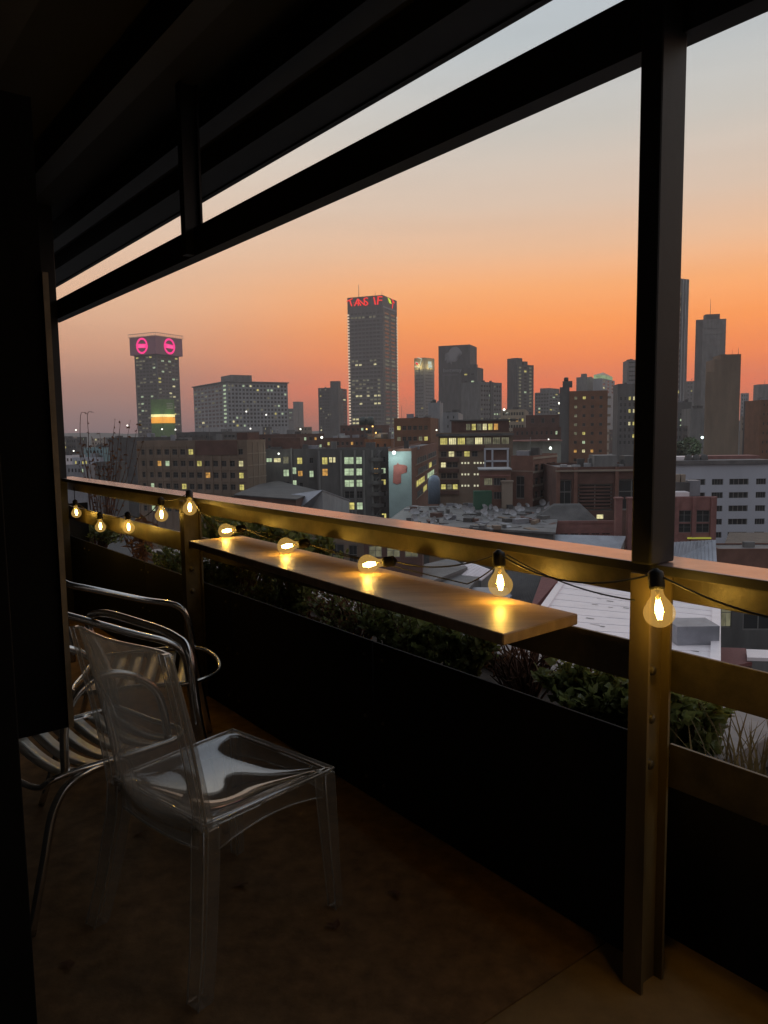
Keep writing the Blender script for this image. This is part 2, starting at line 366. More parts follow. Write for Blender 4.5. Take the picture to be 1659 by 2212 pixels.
for k in range(4): part_box(e, 'painted_stripe', CREAMP if k == 9 else mat('pale_stripe', (.4, .42, .33), .8), 0, .4, W * .35, W * .85, T - 12.5 + k * 2.2, T - 11.6 + k * 2.2)
# long office slab
e, L, W, T = building('office_slab', 'long pale office block with gridded windows right of the pink-signed tower', G_PALE, 417, 489, 621, 827, 800, 58, front=dict(cols=9, rows=11, fh=4.1, wf=.72, hf=.55, mt=1.6), side=dict(cols=17, rows=11, fh=4.1, wf=.6, hf=.55, mt=1.6), lit=.13, litw=(1, 2, 0, 8, 1), litF={(8, r): 1 for r in range(10)}.items(), parapet=.8, roof=ROOF_D)
part_box(e, 'penthouse', G_CONC, -L * .3, -2, 6, W * .42, T - .05, T + 8.5); part_box(e, 'roof_slab', G_CONC, -L - 1.5, 1.5, -1.5, W + 1.5, T + .9, T + 1.9)
tank(e, -L * .5, W * .6, T + 1.9, 2, 4)
building('far_block', 'small hazy twin block just right of the long office slab', G_CONC, 621, 634, 655, 883, 1500, 20, front=dict(cols=4, rows=5, fh=5, wf=.5), lit=.1, base=GZ); e, L, W, T = building('far_block', 'slim hazy block rising above the twin block', G_CONC, 633, 645, 655, 868, 1520, 20)
e, L, W, T = building('apartment_tower', 'dark apartment tower with a projecting core left of the tallest tower', G_DARK, 687, 719, 749, 838, 1000, 20, front=dict(cols=5, rows=14, fh=4, wf=.55, hf=.45, mu=1.5), side=dict(cols=3, rows=14, fh=4, wf=.55, hf=.45), lit=.2, litw=(1, 3, 0, 4, 1))
part_box(e, 'lift_core', G_DARK, -3, 8, -1.5, 7, 0, T + 8.5)
# tallest tower
e, L, W, T = building('tall_tower', 'tallest concrete tower with red neon letters along its top', G_DARK, 750, 826, 857, 637, 1300, 22, front=dict(cols=8, rows=30, fh=6.5, wf=.78, hf=.5, mu=5, mt=26), side=dict(cols=2, rows=30, fh=6.5, wf=.7, hf=.5, mu=5, mt=26), lit=0,
   litF=[((c, r), k) for r, cs, k in ((1, (0, 1, 2, 3, 5, 6), 3), (12, (0, 1, 5, 6), 3), (13, (1, 2, 6), 4), (17, (0, 1, 3, 4, 7), 3), (18, (0, 2, 3, 7), 3), (19, (1, 2, 4, 5, 7), 3), (20, (0, 4, 7), 3), (21, (1, 2, 4, 6, 7), 4), (22, (5, 6, 7), 3), (23, (2, 6, 7), 4), (27, (0, 1, 2, 3, 4, 5), 4), (28, (0, 1, 2, 3, 5), 4), (29, (0, 1, 2, 3, 4, 5, 6), 4)) for c in cs], litS=[((c, r), 3) for r in (1, 12, 13, 18, 19, 27, 28) for c in (0, 1)], parapet=0)
fin = MB()
for r in range(40):
    fin.box(-L - .5, -L + 3.0, -.9, -.05, T - 30 - r * 4.9, T - 27.6 - r * 4.9); fin.box(.05, .9, W - 3.0, W + .5, T - 30 - r * 4.9, T - 27.6 - r * 4.9)
fn_ = fin.build('edge_lamps', emat('edge_glow', s2l((226, 198, 170)), 1.1), e); fn_['kind'] = 'stuff'
for r in range(30): part_box(e, 'spandrel', G_CONC, -L + 4, -.6, -.5, -.02, T - 27.2 - r * 6.5 - 6.5 * .75, T - 27.2 - r * 6.5 - 6.5 * .55)
part_box(e, 'louvre_band', G_PALE, .02, .7, 2, W - 2, T - 19.5, T - 17.5)
u = L / 895
for ch_, x, sz, rz in (('T', 95, 17, .35), ('r', 180, 11, .1), ('A', 270, 17, 0), ('N', 365, 17, 0), ('S', 480, 19, 0), ('I', 705, 19, .2), ('F', 822, 20, -.1)):
    q = inst('letter', text_mesh(ch_, sz, REDN if ch_ != 'r' else emat('dim_red_neon', s2l((150, 60, 50)), .7), .4), e); q.matrix_local = Matrix.Translation((-L + x * u, -1.0, T - 9.5)) @ Matrix.Rotation(math.pi / 2, 4, 'X') @ Matrix.Rotation(rz, 4, 'Z') @ Matrix.Diagonal((1.2, 1, 1, 1))
q = inst('letter', text_mesh('T', 21, REDN, .4), e); q.matrix_local = Matrix.Translation((1.0, W * .66, T - 10)) @ Matrix.Rotation(math.pi / 2, 4, 'Z') @ Matrix.Rotation(math.pi / 2, 4, 'X') @ Matrix.Rotation(-.35, 4, 'Z')
b = MB(); b.quad([(1.3, W * .30, T - 1), (1.3, W * .50, T - 3.5), (1.3, W * .58, T - 9.5), (1.3, W * .42, T - 9)]); b.build('sign_mark', YELN, e)
antenna(e, -L * .72, 8, T - .3, 22, .6); antenna(e, -L * .24, 6, T - .3, 9, .4); antenna(e, -L * .05, 6, T - .3, 10, .4)
# lit-crown tower
CROWN = mat('floodlit_crown', (.30, .25, .15), .7, var=.2, scale=.1)
e, L, W, T = building('signed_tower', 'slim tower with floodlit crown and small white signs', G_CONC, 895, 916, 938, 773, 1300, 40, front=dict(cols=3, rows=14, fh=6, wf=.7, hf=.3, mu=2, mt=22), side=dict(cols=1, rows=16, fh=5.5, wf=.9, hf=.25, mu=2, mt=22), lit=.03, strip=True)
for x0, x1, y0, y1 in ((-L, .5, -.5, 0), (0, .5, 0, W)): part_box(e, 'crown_panel', CROWN, x0, x1, y0, y1, T - 19, T - .1)
for x, y in ((-L * .5, -7), (7, W * .5)):
    l = bpy.data.lights.new('flood_light', 'POINT'); l.energy = 7000; l.color = (1, .85, .45); l.shadow_soft_size = .5; lo = bpy.data.objects.new('flood_light', l); COL.objects.link(lo); lo.parent = e; lo.location = (x, y, T - 14); MB().box(min(x, 0) if x > 0 else x - .3, x + .3, y - .3, 0 if y < 0 else y + .3, T - 16, T - 15.5).build('flood_bracket', FRAME, e)
sb = MB(); Y_ = -1.1; P_ = lambda a, z: (-L * .93 + a * L, Y_, T - z)
fr_ = [(.30, -1), (.72, 1), (.52, 13), (.38, 16), (.0, 13)]
for (a, z), (a2, z2) in zip(fr_, fr_[1:]): sb.tube([P_(a, z), P_(a2, z2)], .55, 5)
sb.quad([P_(.10, 5), P_(.38, 7), (P_(.34, 11)), P_(.06, 8.5)]); sb.build('sign_frame', WHN, e); sb = MB(); sb.quad([(-L * .80, -1.3, T - 6), (-L * .57, -1.3, T - 8), (-L * .6, -1.3, T - 11.5), (-L * .83, -1.3, T - 9)]); sb.build('red_sign', REDN, e)
sb = MB(); sb.box(.6, 1, W * .35, W * .68, T - 10, T - 5.2); sb.box(.6, 1, W * .38, W * .74, T - 16, T - 10.6); sb.build('white_sign', WHN, e)
# banner tower with lion head
BANN = mat('grey_banner_paint', (.30, .295, .30), .8, var=.1, scale=.2)
e, L, W, T = building('banner_tower', 'wide dark tower carrying a pale lion-head emblem and lettering', G_DARK, 947, 1015, 1030, 744, 900, 20, parapet=0)
lion = [(880, 290), (940, 240), (1030, 225), (1090, 280), (1135, 350), (1130, 385), (1090, 360), (1060, 375), (1085, 430), (1060, 470), (1040, 500), (990, 525), (930, 515), (925, 580), (895, 530), (885, 480), (830, 550), (820, 510), (860, 450), (785, 500), (800, 440), (860, 390), (785, 400), (800, 360), (870, 330)]
k_ = L / 640; bm = bmesh.new(); vs = [bm.verts.new((-L + (x - 655) * k_, -.35, T - (y - 200) * k_)) for x, y in lion]; f_ = bm.faces.new(vs); bmesh.ops.triangulate(bm, faces=[f_]); bmesh.ops.recalc_face_normals(bm, faces=bm.faces)
me = bpy.data.meshes.new('emblem'); bm.to_mesh(me); bm.free(); me.materials.append(BANN); inst('emblem', me, e)
q = inst('lettering', text_mesh('betway', 100 * k_, BANN, .15), e); q.matrix_local = Matrix.Translation((-L + 285 * k_, -.35, T - 485 * k_)) @ Matrix.Rotation(math.pi / 2, 4, 'X') @ Matrix.Diagonal((1.35, 1.1, 1, 1))
sl_ = MB(); rn = random.Random(2); x_ = 80
while x_ < 400:
    w_ = rn.uniform(14, 26); sl_.quad([(-L + x_ * k_, -.3, T - 590 * k_), (-L + (x_ + w_) * k_, -.3, T - 590 * k_), (-L + (x_ + w_) * k_, -.3, T - 562 * k_), (-L + x_ * k_, -.3, T - 562 * k_)]); x_ += w_ + 7
sl_.build('small_lettering', mat('faded_lettering', (.16, .155, .16), .8), e)
part_box(e, 'plant_screen', BANN, -L * .55, -L * .32, -.9, -.05, T - 152, T - 144)
e, L, W, T = building('stepped_block', 'brown stepped block in front of the lion-emblem tower', G_DARK, 997, 1030, 1044, 795, 760, 25, front=dict(cols=2, rows=3, fh=7, wf=.45, hf=.2, mt=5), lit=.1, litF=[((0, 0), 0)], parapet=.8); part_box(e, 'stair_head', G_DARK, -8, -2, 3, 9, T, T + 4)
e, L, W, T = building('office_block', 'grey office block with blank left wall below the lion-emblem tower', G_CONC, 996, 1037, 1084, 826, 650, 45, side=dict(cols=8, rows=9, fh=3.9, wf=.6, hf=.42, mt=2), lit=.2, litw=(0, 4, 0, 5, 0), parapet=.6); part_box(e, 'service_shaft', G_DARK, -1, .5, W * .45, W * .58, 0, T + .8)
e, L, W, T = building('twin_face_tower', 'mid tower with dark gridded left face and bright window columns on the right', G_DARK, 1097, 1117, 1153, 788, 900, 55, front=dict(cols=4, rows=13, fh=4.2, wf=.62, hf=.55, mt=2), side=dict(cols=3, rows=14, fh=4, wf=.5, hf=.55, mt=2), lit=.05, litS=[((c, r), 3) for c in (0, 2) for r in range(12)]); part_box(e, 'front_slab', G_DARK, -L - .5, -L * .1, -.6, 10, 0, T + 8); part_box(e, 'stair_head', G_DARK, -4, -1, 12, 18, T, T + 4.5)
e, L, W, T = building('far_offices', 'hazy stepped office block right of the bright-windowed tower', G_CONC, 1155, 1187, 1212, 848, 1000, 35, front=dict(cols=5, rows=6, fh=4.5, wf=.7, hf=.5), side=dict(cols=4, rows=7, fh=4, wf=.8, hf=.4), lit=.1); part_box(e, 'upper_storey', G_CONC, -L * .7, -1, 3, W - 3, T, T + 6)
e, L, W, T = building('domed_block', 'grey block crowned by a glowing glass pyramid lantern', G_PALE, 1281, 1300, 1328, 818, 1000, 30, side=dict(cols=3, rows=4, fh=4.5, wf=.4), lit=.2)
lb_ = MB(); a0, a1, b0, b1, z0 = -L * .95, -.5, .5, W * .85, T + .2
ap = ((a0 + a1) / 2, (b0 + b1) / 2, T + 10)
for p, q in (((a0, b0), (a1, b0)), ((a1, b0), (a1, b1)), ((a1, b1), (a0, b1)), ((a0, b1), (a0, b0))):
    lb_.quad([(*p, z0), (*q, z0), (*q, z0 + 5), (*p, z0 + 5)], 0); lb_.quad([(*p, z0 + 5), (*q, z0 + 5), ap], 1)
lb_.build('glass_lantern', [emat('lantern_glow', s2l((170, 196, 150)), .6, .4, .2), mat('lantern_glass', (.14, .16, .15), .3)], e)
e, L, W, T = building('far_offices', 'grey flat-roofed block adjoining the glowing lantern block', G_CONC, 1245, 1268, 1285, 815, 1030, 30); part_box(e, 'stair_head', G_CONC, -L * .6, -2, 2, 8, T, T + 5)
# orange brick block
e, L, W, T = building('brick_apartments', 'tall orange brick apartment block with balconies down its right side', BRICK_O, 1230, 1313, 1342, 846, 340, 14, front=dict(cols=4, rows=8, fh=3.9, wf=.36, hf=.34, mt=1.8, mu=1), side=None, lit=.0, litF=[((0, 0), 3), ((0, 1), 3), ((0, 2), 3), ((0, 3), 3), ((0, 4), 3), ((0, 6), 2), ((1, 0), 0), ((1, 4), 0), ((1, 5), 1), ((1, 6), 4), ((2, 6), 2)], parapet=.6)
for r in range(8):
    part_box(e, 'balcony', TAN, -.1, 1.4, .8, W - .5, T - 3 - r * 3.9, T - 1.9 - r * 3.9); inst('balcony_door', W_LIT[3] if r in (2, 5) else W_DARK, e, (.02, W * .5, T - 1.2 - r * 3.9 - .2), (0, 0, math.pi / 2), (W * .5, 1, 1.4))
part_box(e, 'stair_tower', G_DARK, -L - 4.2, -L - .02, 1, 10, 0, T + 2.5); part_box(e, 'lift_room', G_DARK, -L - 3, -L + 1.2, 2, 8, T + 2.6, T + 5.2); tank(e, -L - 1.5, 4, T + 5.2, 1, 1.8)
e, L, W, T = building('lit_offices', 'narrow office block with lit windows just left of the steel column', G_DARK, 1335, 1378, 1378, 830, 520, 8, front=dict(cols=4, rows=8, fh=4.2, wf=.5, hf=.6, mt=8), litF=[((2, 0), 0), ((3, 0), 4), ((3, 2), 4), ((2, 2), 0), ((2, 4), 4), ((3, 4), 0), ((3, 6), 0)], lit=0, depth=20)
building('slab_tower', 'pale slab tower rising behind the lit offices beside the column', G_CONC, 1355, 1385, 1385, 779, 800, 5, depth=20, front=dict(cols=1, rows=8, fh=4.5, wf=.9, hf=.3))
# right-hand towers
e, L, W, T = building('ribbed_tower', 'very tall ribbed tower half hidden behind the steel column', G_CONC, 1430, 1440, 1489, 598, 700, 62, side=dict(cols=2, rows=22, fh=4.6, wf=.2, hf=.6, mu=6, mt=12), lit=.08, litw=(1, 0, 0, 2, 0), parapet=0)
for k in range(5): part_box(e, 'rib', G_PALE, .05, .9, W * (.30 + k * .13), W * (.335 + k * .13), 0, T - .2)
for k in range(4): part_box(e, 'crown_rail', G_DARK, -L, .2, 2, W * .55, T + .2 + k * 3.2, T + 1.2 + k * 3.2)
e, L, W, T = building('concrete_tower', 'tall plain concrete tower with antenna right of the column', G_CONC, 1504, 1569, 1576, 690, 850, 10, front=dict(cols=1, rows=1, fh=40, wf=.02, hf=.02), depth=25, parapet=.8)
part_box(e, 'plant_room', G_DARK, -L * .68, -L * .20, 2, 12, T, T + 6.5); antenna(e, -L * .5, 5, T + 6, 17, .3); part_box(e, 'side_shaft', G_DARK, -L - .4, -L * .78, -.4, -.02, 0, T)
for k in range(20): part_box(e, 'floor_band', G_CONC, -L * .76, -.3, -.3, -.02, T - 9 - k * 6.2, T - 7.6 - k * 6.2)
e, L, W, T = building('blank_block', 'large blank brown block at the right, stepped at its upper left', BROWN, 1526, 1600, 1604, 802, 320, 8, depth=14, parapet=0, side=dict(cols=2, rows=12, fh=3.2, wf=.4, hf=.4))
part_box(e, 'upper_block', BROWN, -L * .77, -.01, .01, 13, T - .3, T + 5.2); part_box(e, 'top_block', BROWN, -L * .59, -.02, .02, 12, T + 5.1, T + 7.0); antenna(e, -L * .6, 2, T + 6.5, 3.5, .06); antenna(e, -L * .22, 2, T + 6.8, 3.0, .06); antenna(e, -.6, 2, T + 6.8, 3.0, .12)
e, L, W, T = building('lit_offices', 'dark office block with rows of small lit windows right of the column', G_DARK, 1440, 1494, 1494, 870, 460, 5, front=dict(cols=4, rows=8, fh=3.4, wf=.5, hf=.4, mt=6), litF=[((2, 1), 1), ((3, 1), 1), ((2, 2), 1), ((2, 3), 0), ((3, 3), 1), ((2, 4), 0), ((3, 4), 4), ((2, 5), 1)], lit=0, depth=20)
building('grey_hall', 'plain grey wall between the small-windowed offices and the blank brown block', G_CONC, 1492, 1530, 1530, 884, 430, 4, depth=16)
building('far_block', 'hazy low block glimpsed between the ribbed tower and the plain tower', G_CONC, 1476, 1506, 1506, 824, 1000, 5, depth=16, front=dict(cols=4, rows=5, fh=5, wf=.4, hf=.35), lit=.15)
building('dark_offices', 'dark block with vertical piers at the far right', G_DARK, 1608, 1644, 1648, 868, 360, 10, depth=18, front=dict(cols=5, rows=1, fh=24, wf=.4, hf=.9, mt=5), lit=0)
building('brown_block', 'brown brick block cut off by the right edge', BRICK_O, 1643, 1720, 1720, 865, 330, 6, depth=18, front=dict(cols=8, rows=6, fh=4, wf=.3, hf=.3), lit=0)
building('far_tower', 'hazy stepped tower in the distance at the right edge', G_CONC, 1639, 1690, 1690, 830, 900, 8, depth=18)
building('far_tower', 'small pale hazy block beside the blank brown block', G_PALE, 1600, 1618, 1625, 850, 800, 25, depth=18, front=dict(cols=3, rows=8, fh=4, wf=.4))

# ---- middle distance --------------------------------------------------------
e, L, W, T = building('brick_block', 'broad brick block with a plain tan end wall at the left', BROWN, 296, 533, 573, 956, 200, 22, front=dict(cols=13, rows=6, fh=3.1, wf=.62, hf=.5, mt=1.6), side=None, lit=.08, litF=[((12, 1), 4), ((12, 2), 0), ((12, 3), 0), ((5, 3), 0), ((2, 1), 2), ((3, 1), 1), ((7, 1), 0)], parapet=.7)
part_box(e, 'brick_parapet', BRICK_D, -L * .45, -L * .08, -.25, -.02, T - 3.2, T + .6); part_box(e, 'stair_head', BRICK_D, -L * .12, -1, 2, 8, T, T + 2.6)
gr_ = MB()
for k in range(5): gr_.box(.02, .12, 0, W, T - 3 - k * 3.1, T - 2.75 - k * 3.1)
for k in range(3): gr_.box(.02, .14, W * (.3 + .3 * k) - .1, W * (.3 + .3 * k) + .1, 0, T)
gr_.build('concrete_frame', TAN, e)
fr2 = MB()
for k in range(6): fr2.box(-L, 0, -.14, -.02, T - .9 - k * 3.1 - .1, T - .9 - k * 3.1 + .18)
for k in range(14): fr2.box(-L + L * k / 13 - .15, -L + L * k / 13 + .15, -.16, -.02, 0, T - .4)
fr2.build('frame_grid', BROWN, e)
e, L, W, T = building('grey_flats', 'dark grey flats with scattered lit windows right of the tan end wall', G_DARK, 571, 684, 684, 973, 215, 4, depth=16, front=lambda L, T: [(L * a, L * b, T - c - h, T - c, i, 0) for i, (a, b, c, h) in enumerate([(.03, .14, 2, 1.1), (.17, .31, 2, 1.2), (.35, .46, 1.6, 2), (.62, .72, 1.9, 1.9), (.86, .93, 2, 1.6), (.52, .6, 4.6, 2), (.35, .46, 5.2, 2), (.63, .72, 5.6, 1.6), (.85, .93, 5.6, 1.9), (.52, .6, 8.2, 2.2), (.35, .46, 8.6, 1.6), (.04, .31, 9.6, 1.1), (.66, .72, 9, 1.6)])], litF=[((0, 0), 1), ((1, 0), 4), ((2, 0), 3), ((3, 0), 0), ((5, 0), 1), ((6, 0), 1), ((7, 0), 2), ((8, 0), 1), ((9, 0), 1), ((11, 0), 2)], lit=0)
part_box(e, 'party_wall', G_CONC, -L * .48 - .2, -L * .48 + .2, -.4, -.02, 0, T + .8); part_box(e, 'roof_hut', BRICK_D, -L * .9, -L * .35, 3, 9, T, T + 3.6)
def m3(L, T):
    o = []
    for r in range(7):
        for i, (a, b) in enumerate(((.07, .15), (.17, .215), (.225, .26), (.38, .52), (.55, .635), (.80, .86), (.90, .965))):
            if (i in (1, 2) and r > 0) or (i == 0 and r > 1): continue
            z = T - 1.7 - r * 3.05; h = 2.0 if i in (0, 3, 4) else 1.5; o.append((L * a, L * b, z - h, z, i, r))
    return o
e, L, W, T = building('lit_flats', 'dark block with a column of large brightly lit windows beside the mural wall', G_DARK, 684, 838, 838, 972, 205, 3, depth=18, front=m3, litF=[((0, 0), 0), ((0, 1), 2), ((1, 0), 4), ((2, 0), 4), ((3, 0), 1), ((4, 0), 1), ((3, 1), 1), ((4, 1), 1), ((3, 2), 1), ((4, 2), 1), ((3, 4), 0), ((4, 4), 1), ((5, 1), 2), ((6, 1), 1), ((6, 2), 0), ((6, 5), 0)], lit=0)
for k in (.035, .34, .535, .66, .78, .88): part_box(e, 'pilaster', G_CONC, -L * (1 - k) - .25, -L * (1 - k) + .25, -.5, -.02, 0, T)
fe = MB()
for k in range(7): z = T - 3 - k * 3.05; fe.box(-L * .235, -L * .06, -1.6, -.55, z, z + .1); fe.box(-L * .235, -L * .06, -1.65, -1.58, z + .1, z + 1.1); fe.tube([(-L * .22, -1.2, z), (-L * .08, -1.2, z + 3.05)], .15, 4)
fe.build('fire_escape', G_DARK, e)
building('rear_block', 'dark flat-roofed block behind the lit-window flats', BRICK_D, 700, 790, 800, 948, 290, 10, depth=20, front=dict(cols=8, rows=4, fh=3.2, wf=.5, hf=.4), lit=.06)
# mural building
MUR = mat('pale_blue_mural_wall', (.30, .40, .40), .8, var=.15, scale=.25); MRED = mat('faded_red_mural', (.40, .14, .12), .85, var=.3, scale=.5)
e, L, W, T = building('mural_building', 'brick block whose pale blue end wall carries a red painted figure', BRICK, 839, 889, 951, 973, 195, 8, side=None, depth=18, lit=0, parapet=.5)
part_box(e, 'mural_wall', MUR, -L + .02, -.05, -.12, -.015, 0, T - .2)
mz = lambda x, y: (-L + (x - 190) / 575 * L, -.2, T - (y - 160) / 1290 * 13.6)
mu_ = [(315, 520), (400, 490), (425, 440), (450, 490), (560, 500), (650, 530), (655, 560), (600, 600), (650, 620), (645, 680), (560, 710), (500, 730), (495, 900), (500, 935), (400, 975), (295, 935), (310, 800), (312, 640)]
bm = bmesh.new(); f_ = bm.faces.new([bm.verts.new(mz(*p)) for p in mu_]); bmesh.ops.triangulate(bm, faces=[f_]); bmesh.ops.recalc_face_normals(bm, faces=bm.faces); me = bpy.data.meshes.new('mural_figure'); bm.to_mesh(me); bm.free(); me.materials.append(MRED); inst('mural_figure', me, e)
for r, wins in enumerate((((.15, .5, -1), (.55, .95, -1)), ((.18, .55, -1), (.6, .72, 0), (.75, .95, -1)), ((.12, .42, 0), (.52, .85, 1)), ((.15, .33, -1), (.36, .5, 0), (.6, .74, 4), (.82, .94, 4)))):
    for a, b, k in wins:
        z = T - 2.4 - r * 3.05; inst('window', W_LIT_S[k] if k >= 0 else W_DARK_S, e, (.05, W * (a + b) / 2, z - .85), (0, 0, math.pi / 2), (W * (b - a), 1, 1.7))
    part_box(e, 'sill_band', TAN, .06, .22, W * .1, W * .97, T - 4.25 - r * 3.05, T - 4.1 - r * 3.05)
# floodlight on the mural
def lamp(label, px, py, dist, r, col, strength, power=0, group='distant lamps', name='floodlight', arm=True):
    p = at_y(px, py, dist); ee = empty(name, label, 'lamp', p, 0, group)
    nm = 'lamp_%d_%d_%d_%d' % (*[int(c * 255) for c in col], int(strength * 10)); m = emat(nm, col, strength)
    r *= .62; MB().lathe([(.001, -r), (r * .7, -r * .7), (r, 0), (r * .7, r * .7), (.001, r)], 10).build('lamp_head', m, ee)
    if arm: MB().tube([(0, 0, r * .9), (0, r * 1.5, r * 1.8), (0, r * 5, r * 1.9)], r * .18, 5).build('bracket', FRAME, ee)
    if power:
        l = bpy.data.lights.new('lamp_light', 'POINT'); l.energy = power; l.color = col; l.shadow_soft_size = r; lo = bpy.data.objects.new('lamp_light', l); COL.objects.link(lo); lo.parent = ee; lo.location = (0, -r * 2.2, -r)
    return ee
lamp('brilliant white floodlight at the top of the pale blue mural wall', 851, 978, 192.6, .75, (.86, 1, .92), 4, 900)
# orange-lit rooftop hut with lamp mast
e, L, W, T = building('rooftop_hut', 'orange-lit brick rooftop hut behind the lit-window flats', BRICK_O, 787, 845, 851, 951, 240, 10, depth=8, front=dict(cols=3, rows=1, fh=2.6, wf=.3, hf=.4), lit=0, parapet=.4)
ms = MB(); hub = Vector((-L * .66, -.5, T)); ms.tube([hub, hub + Vector((0, 0, 3.2))], .12, 5)
for dx, dz in ((-2.4, 2.2), (.2, 4.8), (1.5, 3.1)): ms.tube([hub + Vector((0, 0, 1)), hub + Vector((dx, 0, dz))], .08, 5)
ms.build('lamp_mast', BRICK_O, e)
for (px, py), nm in zip(((792, 927), (805, 921), (812, 935)), ('left', 'upper', 'right')): lamp('amber lamp at the %s of the rooftop mast trio' % nm, px, py, 239, .42, (1, .62, .18), 2.2, 60, 'amber mast lamps', arm=False)
# apartment building with bands
e, L, W, T = building('banded_apartments', 'apartment block with a long lit top floor and brown banded balconies', BROWN, 947, 1108, 1131, 936, 215, 8, front=lambda L, T: [(L * (.02 + c * .118), L * (.02 + c * .118 + .105), T - 3.0, T - 1.0, c, 0, True) for c in range(8)] + [(L * (.03 + c * .105), L * (.03 + c * .105 + .08), T - 6.4, T - 4.8, c, 1) for c in range(5)] + [(L * (.03 + c * .08), L * (.03 + c * .08 + .07), T - 9.4 - r * 3.1, T - 7.9 - r * 3.1, c, 2 + r) for r in range(3) for c in range(3)], litF=[((0, 0), 0), ((1, 0), 4), ((2, 0), 0), ((3, 0), 3), ((4, 0), 4), ((5, 0), 3), ((6, 0), 3), ((7, 0), 3), ((1, 1), 4), ((0, 4), 0), ((1, 4), 3), ((2, 4), 0)], lit=.1, depth=16, parapet=.4)
part_box(e, 'upper_floor', BRICK_D, -L * .83, -1, 2.5, 12, T, T + 3.6); part_box(e, 'upper_roof', G_DARK, -L * .85, 1.5, 2, 13, T + 3.6, T + 4.0)
for k, li in enumerate((3, 0, 3, 4, 0, 2)): inst('upper_window', W_LIT[li], e, (-L * (.60 - k * .075), 2.4, T + 1.9), (0, 0, 0), (L * .06, 1, 1.9))
for r in range(4): part_box(e, 'dark_band', BRICK_D, -L, -L * .72, -.5, -.02, T - 7.7 - r * 3.1, T - 6.6 - r * 3.1)
part_box(e, 'eaves_band', G_DARK, -L - .6, .3, -.7, -.02, T - .6, T + .1); part_box(e, 'wide_band', BRICK_D, -L, -L * .37, -.4, -.02, T - 4.7, T - 3.2)
pm = emat('small_round_lamp', s2l((225, 222, 190)), .8)
for r in range(3):
    for k in range(8):
        if k == 3: continue
        part_box(e, 'vent_light', pm, -L * (.69 - k * .042), -L * (.69 - k * .042) + .45, -.1, -.02, T - 8.4 - r * 3.2, T - 7.9 - r * 3.2)
for a, b, c, d in ((.36, .385, 4.2, 12.4), (.26, .285, 4.2, 12.4), (.055, .08, 4.2, 12.4), (.05, .385, 4.0, 4.5), (.05, .385, 7.4, 7.9), (.05, .385, 12.2, 12.7)): part_box(e, 'white_frame', G_WHITE, -L * b, -L * a, -.9, -.42, T - d, T - c)
part_box(e, 'brick_infill', BRICK_D, -L * .37, -L * .05, -.42, -.03, T - 12.4, T - 4.2)
# rows of buildings peeping over: filler with own looks
building('rear_offices', 'brown office block with lit strip windows behind the mural building', BRICK_O, 851, 930, 947, 905, 300, 10, front=dict(cols=6, rows=5, fh=4.2, wf=.7, hf=.4, mt=2.5), lit=.35, litw=(2, 3, 0, 6, 1), depth=16)
e, L, W, T = building('pale_shaft', 'narrow pale blue-grey tower block behind the banded apartments', G_PALE, 925, 950, 957, 872, 330, 15, depth=10); e2 = building('pale_shaft', 'pale stepped wall adjoining the narrow blue-grey tower', G_PALE, 945, 990, 1000, 893, 340, 8, depth=12, front=dict(cols=3, rows=3, fh=4, wf=.2, hf=.3)); tank(e, -3, 3, T, .9, 2)
building('yellow_offices', 'cream office block with rows of dark windows below the bright-windowed tower', TAN, 1082, 1135, 1142, 886, 420, 12, front=dict(cols=8, rows=5, fh=3.4, wf=.7, hf=.5), lit=.1, depth=14)
building('brick_store', 'dark brick warehouse with white pilasters left of the orange apartments', BRICK_D, 1136, 1210, 1212, 898, 380, 8, depth=20, front=dict(cols=3, rows=2, fh=6, wf=.3, hf=.4), lit=0)
building('low_brick', 'low dark brick block between the banded apartments and orange apartments', BRICK_D, 1108, 1212, 1216, 925, 300, 6, depth=20, front=dict(cols=9, rows=3, fh=3.6, wf=.4, hf=.4), lit=.06)
e, L, W, T = building('canopy_hall', 'low hall with a pink-edged roof canopy before the orange apartments', G_CONC, 1096, 1212, 1218, 956, 270, 5, depth=18, lit=0); part_box(e, 'canopy', PINKR, -L * .95, 0, -3, 8, T + .6, T + 1.0)
# red brick pair
e, L, W, T = building('red_brick_block', 'red brick block with a tall stair window in the middle distance', BRICK, 1104, 1151, 1203, 989, 178, 30, depth=14, lit=0, parapet=.5, side=dict(cols=4, rows=5, fh=3.2, wf=.62, hf=.55, mt=1.6), front=lambda L, T: [(L * .24, L * .62, T - 9.6, T - 4.2, 0, 0)])
gs = MB()
for k in range(4): gs.box(.02, .18, 0, W, T - .4 - k * 3.2, T + .1 - k * 3.2)
gs.build('concrete_bands', TAN, e); part_box(e, 'brick_course', TAN, -L, 0, -.1, -.02, T - 3.2, T - 3.0)
e, L, W, T = building('red_brick_annex', 'lower red brick annex with two ribbon windows under a flat roof', BRICK, 1036, 1103, 1104, 1020, 176, 6, depth=10, front=lambda L, T: [(L * .14, L * .42, T - 3.0, T - 1.3, 0, 0, True), (L * .45, L * .86, T - 3.0, T - 1.3, 1, 0, True), (L * .14, L * .42, T - 6.2, T - 4.5, 0, 1, True), (L * .45, L * .86, T - 6.2, T - 4.5, 1, 1, True)], litF=[((0, 0), 3)], lit=0); part_box(e, 'roof_edge', G_PALE, -L - .3, .3, -.4, 10, T + .5, T + .75); part_box(e, 'string_course', PINKR, -L, 0, -.12, -.02, T - .9, T - .6)
